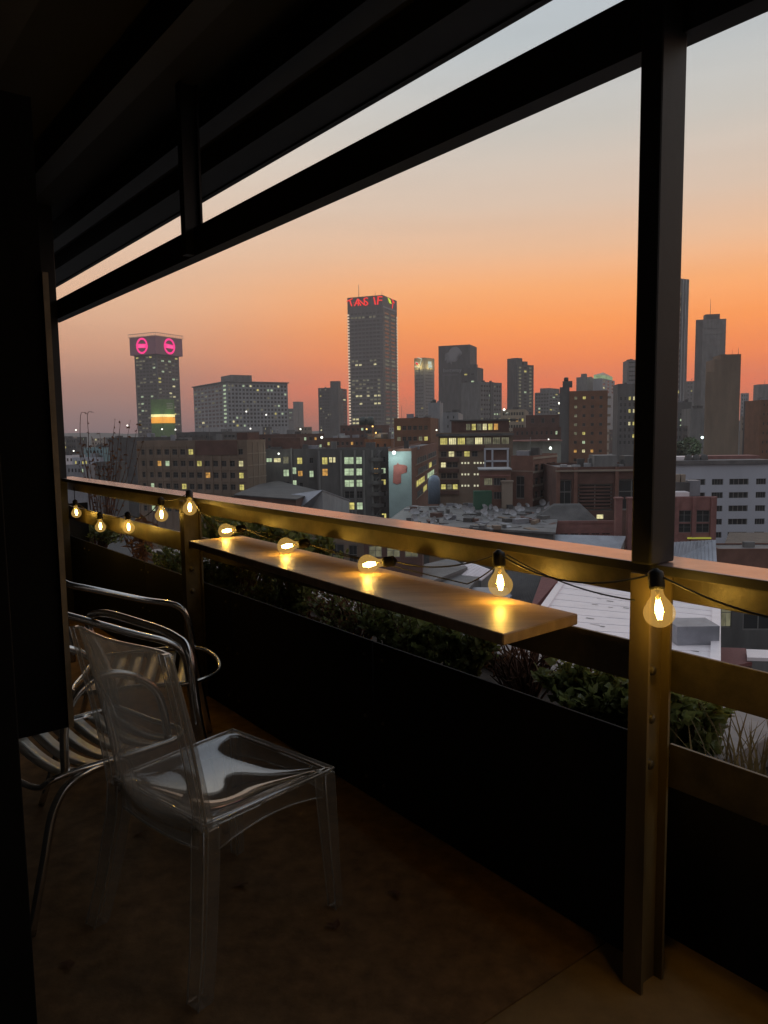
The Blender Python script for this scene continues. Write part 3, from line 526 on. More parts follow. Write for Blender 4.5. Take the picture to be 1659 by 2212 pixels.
# dark warehouse
e, L, W, T = building('dark_warehouse', 'wide dark brick warehouse with recessed bays left of the column', BRICK_D, 1202, 1400, 1400, 1012, 165, 3, depth=22, lit=0, front=lambda L, T: [(L * .02, L * .17, T - 9, T - 2.2, 0, 0), (L * .24, L * .62, T - 9, T - 3.2, 1, 0), (L * .68, L * .98, T - 9, T - 2.2, 2, 0)], rev=.6)
for k in (0, .19, .64): part_box(e, 'pier', BRICK, -L * (1 - k) - .02, -L * (1 - k) + .75, -.5, -.02, 0, T + .4)
part_box(e, 'cornice', TAN, -L - .2, 0, -.6, -.02, T - .5, T - .1)
for k in range(7): part_box(e, 'louvre', BRICK_D, -L * .755, -L * .385, .1, .35, T - 8.6 + k * .75, T - 8.25 + k * .75)
part_box(e, 'roof_hut', G_CONC, -L * .55, -L * .30, 3, 9, T, T + 2.8); part_box(e, 'roof_hut', G_DARK, -L * .2, -L * .1, 4, 9, T, T + 2.6)
for k in range(6): part_box(e, 'roof_box', G_PALE, -L * (.9 - k * .13), -L * (.9 - k * .13) + random.uniform(1, 2), 5, 7, T, T + random.uniform(.6, 1.8))
# white slit-window building
def slit(L, T):
    o = []; 
    for r in range(5):
        for c, (a, b) in enumerate(((.02, .10), (.16, .35), (.415, .53), (.59, .785), (.86, .96))): o.append((L * a, L * b, T - 4.6 - r * 3.15, T - 3.2 - r * 3.15, c, r, True))
    return o
e, L, W, T = building('white_factory', 'long pale grey-blue building with rows of slit windows right of the column', G_WHITE, 1450, 1665, 1900, 1004, 180, 3, front=slit, lit=0, depth=24, parapet=.3, roof=ROOF_G)
part_box(e, 'roof_overhang', ROOF_G, -L - .5, 0, -.6, 6, T + .3, T + 1.2); rt = part_box(e, 'pink_roof_sheet', PINKR, -L * .62, 0, 6, 12, T + .8, T + 2.0); part_box(e, 'pale_roof_sheet', METAL_W, -L, -L * .62, 6, 12, T + .8, T + 1.9)
for k in range(3): MB().lathe([(.001, 1.4), (.8, 1.1), (1, 0)], 10, 0, Matrix.Translation((-L * (.80 - .08 * k), 2, T + 1.2))).build('roof_vent', ROOF_D, e)
# red building with tall windows
e, L, W, T = building('red_workshop', 'faded red workshop with tall gridded windows right of the column', PINKR, 1453, 1549, 1551, 1077, 125, 5, depth=13, lit=0, parapet=.3, front=lambda L, T: [(L * .0 + .15, L * .085, T - 5.4, T - 2.0, 0, 0), (L * .12, L * .44, T - 3.9, T - 1.9, 1, 0), (L * .12, L * .44, T - 5.6, T - 4.1, 1, 1), (L * .55, L * .85, T - 3.9, T - 1.9, 2, 0), (L * .55, L * .85, T - 5.6, T - 4.1, 2, 1)])
part_box(e, 'roof_shed', ROOF_D, -L, -L * .45, 4, 9, T, T + 2.4); part_box(e, 'pale_patch', METAL_W, -L, -L * .58, 1, 3.8, T + .02, T + 1.0)
for k in range(2): o = part_box(e, 'cooling_unit', TAN, -L * (.74 - .13 * k), -L * (.64 - .13 * k), 5, 6.2, T + 2.4, T + 3.7)
part_box(e, 'metal_tank', METAL_G, -L * .42, -L * .14, 5.5, 8, T, T + 2.6)
for k in (.1, .485, .9): part_box(e, 'pier', PINKR, -L * (1 - k) - .3, -L * (1 - k) + .3, -.35, -.02, 0, T + .2)
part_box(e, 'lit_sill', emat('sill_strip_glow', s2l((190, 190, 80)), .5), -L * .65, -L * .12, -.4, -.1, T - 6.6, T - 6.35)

# ---- near roofs -------------------------------------------------------------
def sloped_roof(name, label, pts, zs, m, walls=None, ribs=0, rm=None, wm=None, cat='roof', thick=.25):
    """roof sheet through picture points (lying at heights zs), with walls down to the street and standing seams"""
    P = [at_z(px, py, z) for (px, py), z in zip(pts, zs)]; c = sum(P, Vector()) / len(P); e = empty(name, label, cat, (c.x, c.y, GZ)); off = Vector((c.x, c.y, GZ))
    Q = [p - off for p in P]; b = MB(); b.quad(Q); n = len(Q)
    if (Q[1] - Q[0]).cross(Q[2] - Q[0]).z < 0: b.f[0] = tuple(reversed(b.f[0]))
    dn = [q - Vector((0, 0, thick)) for q in Q]; b.quad(list(reversed(dn)))
    for i in range(n): j = (i + 1) % n; b.quad([Q[i], dn[i], dn[j], Q[j]])
    b.build('roof_sheet', m, e)
    w = MB(); cc = sum(Q, Vector()) / n
    ins = [q.lerp(Vector((cc.x, cc.y, q.z)), .02) for q in dn]
    for i in range(n): j = (i + 1) % n; w.quad([Vector((ins[i].x, ins[i].y, 0)), Vector((ins[j].x, ins[j].y, 0)), ins[j] - Vector((0, 0, .01)), ins[i] - Vector((0, 0, .01))])
    w.build('wall', wm or BRICK_D, e)
    if ribs and n == 4:
        for k in range(1, ribs):
            a, d = Q[0].lerp(Q[1], k / ribs), Q[3].lerp(Q[2], k / ribs); up1 = Vector((0, 0, .03)); MB().tube([a + up1, d + up1], .045, 4).build('seam', rm or m, e)
    return e, Q
# satellite-dish rooftop
def flat_block(name, label, pts, z, m, roofm, cat='building'):
    return sloped_roof(name, label, pts, [z] * 4, roofm, wm=m, cat=cat, thick=.4)
DR = [(878, 1094), (1210, 1086), (1200, 1150), (830, 1130)]
flat_block('cluttered_rooftop', 'flat cluttered rooftop with dishes and debris before the red brick blocks', DR, -16.5, G_DARK, ROOF_G)
DISH = mat('pale_dish_metal', (.27, .27, .28), .55, .1, var=.2, scale=2)
db = MB(); db.lathe([(.001, 0), (.25, .04), (.42, .12), (.5, .2)], 12); db.lathe([(.5, .205), (.42, .125), (.25, .045), (.001, .005)], 12); db.tube([(0, 0, .02), (0, 0, .45)], .02, 4); db.tube([(0, 0, 0), (0, -.1, -.5)], .04, 5); DME = db.mesh('satellite_dish', DISH)
rn = random.Random(9)
for k in range(46):
    u, v = rn.uniform(.02, .98), rn.uniform(.05, .95); px = 880 + u * 315; py = 1090 + v * 44 + (1 - u) * 6; p = at_z(px, py, -16.5); s_ = rn.uniform(.9, 1.7)
    o = inst('satellite_dish', DME, None, (p.x, p.y, p.z + .5 * s_), (rn.uniform(.7, 1.3), 0, rn.uniform(-1.2, 1.2)), (s_,) * 3); tag(o, 'small pale satellite dish among debris on the cluttered flat rooftop', 'satellite dish', 'satellite dishes on the cluttered rooftop')
JM = [METAL_G, ROOF_D, ROOF_G, G_DARK, BROWN, BRICK_D]
jk = [MB().box(-.5, .5, -.5, .5, 0, 1).mesh('roof_crate', m) for m in JM]; js = []
for m in JM:
    b = MB(); b.hexa([(-.5, -.5, 0), (.5, -.5, .02), (.5, .5, .05), (-.5, .5, 0), (-.5, -.5, .05), (.5, -.5, .3), (.5, .5, .35), (-.5, .5, .08)]); js.append(b.mesh('loose_sheet', m))
for k in range(95):
    px, py = rn.uniform(880, 1195), rn.uniform(1092, 1145); p = at_z(px, py, -16.5); i = rn.randrange(6); fl = rn.random() < .55
    o = inst('loose_sheet' if fl else 'roof_crate', (js if fl else jk)[i], None, (p.x, p.y, p.z + .01), (0, 0, rn.uniform(0, 3)), (rn.uniform(.6, 3.2), rn.uniform(.5, 1.8), rn.uniform(.25, .9)))
    tag(o, 'scrap sheet lying on the cluttered flat rooftop' if fl else 'box-like scrap standing on the cluttered flat rooftop', 'scrap', 'scrap sheets on the cluttered rooftop' if fl else 'scrap boxes on the cluttered rooftop')
p = at_z(938, 1088, -16.5); o = MB().lathe([(.001, 0), (1.5, 0), (1.5, 5.6), (1.3, 6.4), (.8, 6.9), (.001, 7.1)], 14).build('water_tower', mat('blue_grey_tank', (.17, .23, .30), .5, .2, var=.2)); o.location = p; tag(o, 'upright blue-grey tank with rounded top on the cluttered rooftop', 'tank')
p = at_z(1042, 1100, -16.5); o = MB().box(-2, 2, -1, 1, 0, 4.2).build('green_skip', mat('dark_green_paint', (.02, .09, .05), .6, var=.3)); o.location = p; tag(o, 'dark green container on the cluttered rooftop', 'container')
p = at_z(1095, 1098, -16.5); o = MB().box(-1.2, 1.2, -.6, .6, 0, 6.0).box(-1.4, 1.4, -.8, .8, 6.0, 6.4).build('chimney_stack', TAN); o.location = p; tag(o, 'tall pale chimney stack on the cluttered rooftop', 'chimney')
# left metal-roofed shed and dark roof
sloped_roof('dark_roof_shed', 'wide dark felt roof below the tan end wall', [(505, 1068), (560, 1046), (600, 1038), (690, 1060), (640, 1078)], [-12, -12, -12, -12.5, -12.6], ROOF_D, wm=BRICK_D)
e, Q = sloped_roof('gabled_shed', 'gabled shed with weathered metal roof and white gable beyond the handrail', [(585, 1074), (697, 1058), (756, 1080), (640, 1104)], [-13.2, -11.2, -14.6, -15.6], METAL_G, ribs=12, wm=G_PALE)
sloped_roof('brown_terrace', 'brown terrace with grey doors seen between handrail and shelf', [(660, 1120), (790, 1150), (800, 1166), (660, 1150)], [-16] * 4, ROOF_D, wm=BROWN)
e, L, W, T = building('door_house', 'brown house front with two grey doorways just above the shelf', BROWN, 700, 786, 800, 1155, 118, 5, depth=8, lit=0, front=lambda L, T: [(L * .12, L * .5, T - 5.5, T - 1.4, 0, 0), (L * .62, L * .82, T - 5.5, T - 1.6, 1, 0)])
e, L, W, T = building('lattice_house', 'low building with pale lattice windows just above the shelf', BRICK_D, 786, 912, 915, 1172, 112, 4, depth=9, lit=0, front=lambda L, T: [(L * (.08 + k * .31), L * (.31 + k * .31), T - 2.2, T - .5, k, 0) for k in range(3)], litF=[((0, 0), 3), ((1, 0), 3), ((2, 0), 3)])
# roofs between
flat_block('low_store', 'dark low store with small windows behind the pale corrugated roof', [(925, 1150), (1120, 1140), (1125, 1152), (925, 1166)], -18.5, BROWN, ROOF_D)
e, Q = sloped_roof('corrugated_hall', 'large pale corrugated hall roof just beyond the handrail', [(1090, 1152), (1352, 1158), (1335, 1200), (1080, 1172)], [-18.6, -18.6, -21.0, -21.0], METAL_G, ribs=34, wm=G_CONC)
e, L, W, T = building('pink_store', 'low faded pink-red store with a dark pitched roof near the column', PINKR, 1131, 1330, 1332, 1130, 150, 3, depth=10, lit=0, parapet=0, front=dict(cols=8, rows=1, fh=2.2, wf=.8, hf=.12, mt=2.0))
q = MB(); z0 = T; q.hexa([(-L * .95, 1, z0), (-L * .15, 1, z0), (-L * .1, 13, z0), (-L * .8, 13, z0), (-L * .62, 6, z0 + 3.0), (-L * .3, 6, z0 + 3.0), (-L * .3, 8, z0 + 3.2), (-L * .6, 8, z0 + 3.2)]); q.build('pitched_roof', ROOF_D, e)
part_box(e, 'parapet_wall', PINKR, -L, 0, -.1, .4, T, T + .5); inst('window', W_LIT[4], e, (-L * .16, .95, T + 1.2), (0, 0, 0), (1.4, 1, .9))
for px in (1336, 1362):
    p = at_y(px, 1078, 146); o = MB().box(-.6, .6, -.6, .6, 0, p.z - GZ).box(-.75, .75, -.75, .75, p.z - GZ, p.z - GZ + .35).build('brick_pillar', PINKR); o.location = (p.x, p.y, GZ); tag(o, 'tall faded pink pillar %s beside the steel column' % ('standing clear' if px == 1336 else 'partly hidden'), 'pillar')
e, Q = sloped_roof('blue_grey_roof', 'blue-grey sloping sheet roof just right of the column', [(1440, 1172), (1546, 1166), (1549, 1222), (1430, 1222)], [-15.5, -15.5, -18.5, -18.5], METAL_G, ribs=14, wm=G_CONC)
flat_block('small_shed_block', 'small shed roof cluster seen behind the far part of the shelf', [(890, 1225), (975, 1205), (1010, 1225), (920, 1260)], -20, G_DARK, ROOF_G)
e, Q = sloped_roof('white_lean_to', 'white corrugated lean-to roof seen above the shelf', [(962, 1235), (1010, 1212), (1064, 1232), (1040, 1252)], [-20.5, -19.6, -20.6, -21.4], METAL_W, ribs=10, wm=G_CONC)
flat_block('parapet_roof', 'grey flat roof behind a dark parapet above the shelf', [(935, 1236), (1035, 1246), (1012, 1272), (915, 1250)], -20.8, G_DARK, ROOF_G)
flat_block('pale_edge_roof', 'narrow pale-edged flat roof behind the hanging bulb at the shelf end', [(1008, 1268), (1122, 1270), (1100, 1292), (1020, 1280)], -21.5, BRICK, METAL_G)
e, Q = sloped_roof('tiled_roof', 'dark tiled roof behind the hanging bulb at the shelf end', [(1095, 1232), (1175, 1240), (1150, 1302), (1105, 1296)], [-19, -19.2, -22, -22], ROOF_D, ribs=16, wm=BRICK_D)
e, Q = sloped_roof('red_side_roof', 'dark red roof slope left of the big white roof', [(1170, 1246), (1205, 1252), (1185, 1305), (1140, 1330)], [-19.4, -19.2, -21.8, -22.4], mat('dark_red_sheet', (.16, .05, .045), .7, var=.25), wm=BRICK)
# big white roof: separate sheets with seams
e = empty('white_roof_hall', 'big white sheet-roofed hall below the railing, left and right of the column', 'building', (*at_z(1380, 1350, GZ).xy, GZ)); off = Vector(e.location)
cor = [at_z(px, py, -20) for px, py in ((1215, 1258), (1548, 1302), (1545, 1440), (1090, 1440))]
nS = 22
for k in range(nS):
    a0, a1 = k / nS, (k + .985) / nS; l0, l1, r0, r1 = cor[0].lerp(cor[3], a0), cor[0].lerp(cor[3], a1), cor[1].lerp(cor[2], a0), cor[1].lerp(cor[2], a1); h = Vector((0, 0, .12)); u = Vector((0, 0, .05 * (k % 2)))
    b = MB(); b.hexa([p - off - h + u for p in (l1, r1, r0, l0)] + [p - off + u for p in (l1, r1, r0, l0)]); b.build('roof_sheet', METAL_W, e)
b = MB(); b.hexa([Vector((p.x, p.y, 0)) + (Vector((off.x, off.y, 0)) * -1) for p in (cor[3], cor[2], cor[1], cor[0])] + [p - off - Vector((0, 0, .13)) for p in (cor[3], cor[2], cor[1], cor[0])]); b.build('wall', BRICK, e)
def edge_box(a, b_, w, h, m, nm):
    d = (b_ - a).normalized(); s = Vector((-d.y, d.x, 0)) * w / 2; q = MB(); z = Vector((0, 0, h)); q.hexa([a - s - off, b_ - s - off, b_ + s - off, a + s - off, a - s + z - off, b_ - s + z - off, b_ + s + z - off, a + s + z - off]); q.build(nm, m, e)
edge_box(cor[0], cor[3], .9, .35, METAL_W, 'gutter'); edge_box(cor[1], cor[2], .9, .4, METAL_W, 'gutter'); edge_box(cor[0], cor[1], .5, .15, METAL_W, 'ridge_cap')
rn = random.Random(4)
STAIN = mat('roof_stain', (.30, .27, .26), .7, var=.4, scale=3)
for k in range(60):
    px, py = rn.uniform(1235, 1520), rn.uniform(1285, 1425); p = at_z(px, py, -19.97) - off; w, l = rn.uniform(.5, 1.6), rn.uniform(.4, 1.5); b = MB(); d = (cor[1] - cor[0]).normalized(); s = Vector((-d.y, d.x, 0)); h = Vector((0, 0, .012)); b.quad([p - d * l / 2 - s * w * .12 + h, p + d * l / 2 - s * w * .12 + h, p + d * l / 2 + s * w * .12 + h, p - d * l / 2 + s * w * .12 + h]); b.build('patch', STAIN, e)
p0 = at_z(1505, 1392, -20) - off; MB().box(p0.x - 2.1, p0.x + 2.1, p0.y - .3, p0.y + 3.2, p0.z + .02, p0.z + 1.9).build('rooflight_box', METAL_G, e)
# right lower area
flat_block('brown_flat_roof', 'brown flat roof right of the sloping blue-grey roof', [(1575, 1150), (1800, 1150), (1800, 1188), (1560, 1186)], -21, BRICK, mat('brown_roof_gravel', (.14, .11, .085), .9, var=.3, scale=.6))
e, L, W, T = building('red_wall_store', 'long low red-brown wall at the right edge above the handrail', BRICK, 1552, 1800, 1800, 1187, 118, 3, depth=6, lit=0, parapet=.2)
e, L, W, T = building('street_shop', 'dark shopfront with a lit pale bay across the street at right', G_DARK, 1552, 1800, 1800, 1290, 112, 3, depth=5, lit=0, base=GZ, front=lambda L, T: [(L * .03, L * .12, T - 4.6, T - .8, 0, 0), (L * .22, L * .5, T - 5.0, T - .9, 1, 0), (L * .55, L * .9, T - 5.0, T - .9, 2, 0)], litF=[((0, 0), 3)])
rd = MB(); A = [at_z(px, py, GZ + .01) for px, py in ((1500, 1345), (1900, 1345), (1900, 1460), (1480, 1460))]; rd.quad(A[::-1]); struct(rd.build('road', mat('asphalt', (.05, .052, .05), .8, var=.25, scale=.4)))
kb = MB(); a, b_ = at_z(1540, 1392, GZ), at_z(1900, 1400, GZ); s = Vector((0, .3, 0)); kb.hexa([a - s, b_ - s, b_ + s, a + s] + [p + Vector((0, 0, .13)) for p in (a - s, b_ - s, b_ + s, a + s)]); struct(kb.build('kerb', G_CONC))
flat_block('dark_red_annex', 'dark red annex roof between white hall and street', [(1548, 1398), (1610, 1400), (1625, 1430), (1548, 1445)], -25, BRICK_D, mat('dark_red_sheet', (.16, .05, .045), .7))
flat_block('pale_canopy', 'pale flat canopy roof at the right edge beside the street', [(1612, 1402), (1760, 1408), (1760, 1424), (1614, 1420)], -24.5, G_CONC, METAL_W)

# ---- street glimpse by the column, distant lamps ------------------------------
def far_tree(label, px, py, dist, w, h, seed):
    p = at_y(px, py, dist); e = empty('street_tree', label, 'tree', (p.x, p.y, GZ)); rn = random.Random(seed); zt = p.z - GZ; f = MB(); t = MB(); t.tube([(0, 0, 0), (.2, 0, zt * .5), (.1, 0, zt * .8)], [.35, .25, .1], 6)
    for k in range(6): a = rn.uniform(0, 6.28); t.tube([(0.1, 0, zt * .55), (math.cos(a) * w * .5, math.sin(a) * w * .5, zt * .8)], [.14, .04], 5)
    for k in range(1500):
        d = rv(rn); r = rn.uniform(.45, 1) ** .5; c = Vector((d.x * w * r, d.y * w * r, zt - h + d.z * h * r)); leaf(f, c, rv(rn), rv(rn), .9, .6)
    t.build('trunk', TWIG_T, e); f.build('crown', TREE, e)
TWIG_T = mat('tree_bark', (.06, .045, .035), .9, var=.3); TREE = mat('dark_tree_leaf', (.03, .045, .02), .6, col2=(.06, .08, .03), scale=.5)
def rv(rn): return Vector((rn.gauss(0, 1), rn.gauss(0, 1), rn.gauss(0, 1))).normalized()
def leaf(mb, p, d, nrm, L, w, mi=0):
    d = d.normalized(); s = d.cross(nrm); s = s.normalized() if s.length > 1e-4 else d.orthogonal().normalized(); k = len(mb.v); mb.v += [tuple(q) for q in (p, p + d * L * .45 + s * w * .5, p + d * L, p + d * L * .45 - s * w * .5)]; mb.f.append((k, k + 1, k + 2, k + 3)); mb.mi.append(mi); mb.sm.append(False)
far_tree('dark street tree under the green-white street lamp right of the column', 1490, 945, 300, 4.5, 4.0, 1)
far_tree('small dark tree left of the lamp-lit street tree', 1468, 955, 290, 3, 3, 2)
lamp('bright green-white street lamp right of the column before the blank block', 1517, 945, 290, .8, (.75, 1, .9), 4, 1400)
lamp('red glow of a vehicle tail light in the street gap', 1512, 987, 285, .6, (1, .2, .08), 1.3, 0, arm=False)
lamp('warm lamp low in the street gap beside the column', 1463, 987, 285, .45, (1, .85, .5), 1.6, 0, arm=False)
lamp('bright white lamp left of the orange brick apartments', 1089, 885, 410, .95, (.95, 1, .85), 3.5, 800)
lamp('white lamp on the roofs below the bright-windowed tower', 1208, 871, 500, 1.1, (1, .95, .75), 3, 0)
lamp('greenish white lamp among roofs left of the orange apartments', 1189, 968, 260, .75, (.9, 1, .85), 4, 900)
lamp('pair of pale lamps above the banded apartments, at left', 943, 929, 230, .4, (1, 1, .8), 2, 0)
lamp('white lamp on a wall among the left-hand flats', 695, 945, 280, .7, (.95, 1, .85), 3.2, 500)
lamp('pale lamp glowing at the top of the dark grey flats', 602, 980, 212, .42, (.95, 1, .85), 3, 200)
lamp('white lamp in the dim roofs right of the long office slab', 649, 927, 500, .9, (1, 1, .8), 2.5, 0)
lamp('bright lamp on the canopy before the orange apartments', 1185, 949, 265, .4, (1, 1, .9), 2, 0)
for i, (px, py) in enumerate(((159, 974), (187, 973), (227, 970), (350, 927), (379, 928), (541, 926), (164, 929), (275, 919), (216, 962), (532, 889), (575, 896), (540, 980), (1008, 975), (1305, 1018), (880, 905))):
    d = 400 if py > 940 else 700; lamp('small bright lamp ' + ('leftmost of the row at lower left', 'second of the row at lower left', 'third of the row at lower left', 'left below the green and orange hall', 'right below the green and orange hall', 'on the roofs below the long office slab', 'on the far left horizon', 'on a roof left of the pink-signed tower', 'above the lamp row at lower left', 'amber, on the face of the long office slab', 'white, on the right part of the long office slab', 'on the tan end wall at left', 'on the band of the banded apartments', 'low on the orange brick apartments', 'behind the mural building')[i], px, py, d, d * .0016, (1, .97, .85), 2.6, 0, 'small lamps among the distant roofs', arm=False)
# ---- filler of the low distant city ------------------------------------------
rn = random.Random(21); fm = [(G_CONC, 'grey'), (G_DARK, 'dark grey'), (BRICK_D, 'dark brick'), (BROWN, 'brown'), (G_PALE, 'pale'), (G_DARK, 'charcoal'), (TAN, 'tan')]
LAND = [(230, 'at the far left skyline'), (400, 'at the foot of the pink-signed tower'), (520, 'below the long office slab'), (640, 'right of the long office slab'), (740, 'below the dark apartment tower'), (860, 'at the foot of the tallest tower'), (960, 'below the slim signed tower'), (1080, 'below the lion-emblem tower'), (1180, 'below the bright-windowed tower'), (1290, 'behind the orange brick apartments'), (1400, 'left of the steel column'), (1540, 'just right of the steel column'), (9999, 'at the far right skyline')]
for k in range(72):
    d = rn.uniform(330, 1400); px = rn.uniform(100, 1680); yt = 936 - (px - 829) * .014 + rn.uniform(-24, 14) * min(1, 600 / d) + (8 if d < 500 else -4)
    if px < 420: yt += 10
    w = rn.uniform(7, 21); big = d < 700; m_, cn = fm[rn.randrange(7)]; pl_ = next(t for lim, t in LAND if px < lim); dn = 'nearer' if d < 600 else 'mid-distance' if d < 950 else 'remote'
    building('low_block', '%s %s flat-roofed block %s' % (dn, cn, pl_), m_, px - w, px + w * .4, px + w, yt, d, rn.uniform(15, 60), front=dict(cols=rn.randrange(3, 7), rows=3, fh=3.6 if big else 5, wf=.55, hf=.45), side=dict(cols=3, rows=3, fh=3.6 if big else 5, wf=.55, hf=.45) if big else None, lit=.10, litw=(2, 2, 1, 4, 2), parapet=0, group='low blocks of the distant city', roof=[ROOF_G, ROOF_D, METAL_G][rn.randrange(3)])
# left low roofs with pale sheds
for i, (px, py, d, m) in enumerate(((150, 985, 330, METAL_W), (190, 990, 300, G_WHITE), (262, 946, 420, G_CONC), (215, 968, 360, mat('pale_teal_render', (.2, .32, .34), .7)), (175, 1006, 260, METAL_G), (240, 1000, 250, G_DARK))):
    building('left_shed', ['white low shed far left beside the end column', 'pale blue-white building under lamps at far left', 'grey walled building left of the pink-signed tower base', 'teal painted low wall at far left', 'grey sheet-roofed shed at lower left above handrail', 'dark shed behind the tall dry plant'][i], m, px - 34, px + 10, px + 34, py, d, 25, depth=12, front=dict(cols=5, rows=2, fh=3.2, wf=.5, hf=.4), lit=.15, parapet=.3, roof=METAL_G)
building('clinic_block', 'long low roofed block with dark eaves below the long office slab', G_DARK, 380, 480, 560, 935, 330, 30, front=dict(cols=8, rows=3, fh=3.5, wf=.5, hf=.4), side=dict(cols=9, rows=3, fh=3.5, wf=.6, hf=.3), lit=.06)
building('shed_roofs', 'wide flat metal-roofed warehouse behind the broad brick block', ROOF_D, 235, 330, 445, 947, 300, 35, depth=20, lit=0, roof=METAL_G)
building('mid_brick', 'dark red brick block with a water tank in the centre behind the lit flats', BRICK_D, 560, 640, 700, 940, 330, 30, front=dict(cols=6, rows=4, fh=3.3, wf=.5, hf=.4), side=dict(cols=5, rows=4, fh=3.3, wf=.5, hf=.4), lit=.08)
e, L, W, T = building('tank_block', 'block carrying two dark water tanks in front of the tallest tower', BRICK_D, 735, 800, 840, 920, 420, 25, front=dict(cols=6, rows=3, fh=3.6, wf=.5, hf=.4), lit=.08); tank(e, -L * .35, 4, T, 2.2, 5); tank(e, -L * .1, 4, T, 2.2, 5)

# ---- air ------------------------------------------------------------------------
hz = MB().box(-3000, 3000, -60, 3000, GZ - 1, 215).build('haze', bpy.data.materials.new('city_air')); hz['kind'] = 'stuff'
hm = hz.data.materials[0]; hm.use_nodes = True; hn = hm.node_tree; hn.nodes.clear(); ho = hn.nodes.new('ShaderNodeOutputMaterial'); hv = hn.nodes.new('ShaderNodeVolumePrincipled')
hv.inputs['Color'].default_value = (.86, .82, .80, 1); hv.inputs['Density'].default_value = .00022; hv.inputs['Anisotropy'].default_value = .2; hn.links.new(hv.outputs[0], ho.inputs['Volume'])
hz.visible_shadow = True
# ================================================================== BALCONY
STEEL = mat('painted_dark_steel', (.08, .066, .038), .42, .15, var=.42, scale=12, bump=.25, spec=.5)
STEEL_B = mat('black_painted_steel', (.012, .0115, .011), .55, 0, var=.3, scale=6, bump=.1)
RAILTOP = mat('sky_pink_handrail', (.66, .49, .44), .2, .35, var=.22, scale=5, bump=.05, stretch=(1, 1, 1))  # pink sky reflection put into the handrail's base colour
CEIL = mat('dark_soffit_board', (.026, .024, .021), .8, var=.2, scale=2)
FLOOR = mat('sandy_screed_floor', (.27, .185, .09), .85, var=.3, scale=5, bump=.5)
DIM_FLOOR = mat('dim_floor_brown', (.20, .118, .056), .95, var=.35, scale=14, bump=.6)  # floor tone outside the light pool, put into the colour
DARKW = mat('blackout_black', (.009, .009, .009), .8, spec=.25, var=.3, scale=3)
SOIL = mat('dry_potting_soil', (.05, .035, .025), .95, var=.4, scale=18, bump=.8)
COPE = mat('concrete_coping', (.34, .31, .30), .75, var=.2, scale=6, bump=.2)
SHELF = mat('varnished_wood_board', (.36, .255, .155), .44, var=.3, scale=2.5, spec=.6, bump=.05, stretch=(1.5, 14, 6))
ALU = mat('brushed_aluminium', (.62, .60, .57), .2, 1.0, var=.12, scale=30)
BLACKP = mat('black_rubber', (.015, .015, .015), .55, var=.2)

def smoothpath(P, n=6):
    P = [Vector(p) for p in P]; out = []
    for i in range(len(P) - 1):
        p0, p1, p2, p3 = P[max(i - 1, 0)], P[i], P[i + 1], P[min(i + 2, len(P) - 1)]
        for k in range(n):
            t = k / n; out.append(.5 * ((2 * p1) + (p2 - p0) * t + (2 * p0 - 5 * p1 + 4 * p2 - p3) * t * t + (3 * p1 - p0 - 3 * p2 + p3) * t ** 3))
    return out + [P[-1]]
# --- floor, ceiling and house wall
struct(MB().rbox(-4, 6.6, -4, 1.9, -.25, 0).build('floor', FLOOR))
struct(MB().rbox(-4, 14, -4, 2.42, 3.2, 3.32).build('ceiling', CEIL))
wl_ = struct(MB().rbox(1.656, 6.6, .06, .30, 0, 3.2).build('house_wall', mat('dark_plaster_wall', (.02, .019, .017), .85, var=.25, scale=4)))
struct(MB().rbox(-4, 1.656, -4, -3.8, 0, 3.2).build('back_wall', MATS['dark_plaster_wall']))
struct(MB().rbox(-4.2, -4, -4, 1.0, 0, 3.2).build('side_wall', MATS['dark_plaster_wall']))
ceil_ = bpy.data.objects['ceiling']
for n0, n1, z0 in ((2.15, 2.35, 3.06), (1.82, 1.94, 3.05), (1.30, 1.42, 3.05), (.72, .84, 3.05), (.1, .22, 3.05), (-.6, -.48, 3.05), (-1.2, -1.08, 3.05)):
    b = MB(); b.rbox(-4, 14, n0, n0 + .012, z0 + .012, 3.195); b.rbox(-4, 14, n0, n1, z0, z0 + .012); b.build('purlin', STEEL_B, ceil_)
mt_ = MB().rbox(1.25, 6.3, -1.6, 1.715, .001, .006).build('dim_floor_sheet', DIM_FLOOR); tag(mt_, 'flat brown sheet over the balcony floor under the chairs, coloured like dimly lit floor', 'mat')  # darker sheet stands in for the dim floor beside the light pool

# --- eaves beam with hangers, fascia
eb = empty('eaves_beam', 'black steel eaves beam running along the open side above the railing', 'beam', R(1.1, 1.73, 2.355))
def rel(e, o): o.parent = e; o.matrix_parent_inverse = Matrix.Translation(e.location).inverted() if True else None; return o
def I_beam_t(mb, t0, t1, n0, n1, z0, z1, th=.012):
    mb.rbox(t0, t1, n0, n1, z0, z0 + th); mb.rbox(t0, t1, n0, n1, z1 - th, z1); nm = (n0 + n1) / 2; mb.rbox(t0, t1, nm - th / 2, nm + th / 2, z0 + th, z1 - th)
b = MB(); b.rbox(-4, 6.6, 1.70, 1.712, 2.355, 2.495); b.rbox(-4, 6.6, 1.712, 1.77, 2.355, 2.367); b.rbox(-4, 6.6, 1.712, 1.77, 2.483, 2.495)
rel(eb, b.build('beam', STEEL_B, None))
b = MB()
b.rbox(3.80, 3.855, 1.655, 1.667, 2.495, 3.198); b.rbox(3.82, 3.832, 1.667, 1.74, 2.496, 3.198); b.rbox(3.80, 3.855, 1.74, 1.752, 2.496, 3.198)
b.rbox(3.80, 3.855, 1.655, 1.6995, 2.36, 2.495)
rel(eb, b.build('hanger', STEEL_B, None))
fa = MB(); fa.rbox(-4, 14, 2.375, 2.39, 3.052, 3.198); fa.rbox(-4, 14, 2.355, 2.375, 3.052, 3.062)
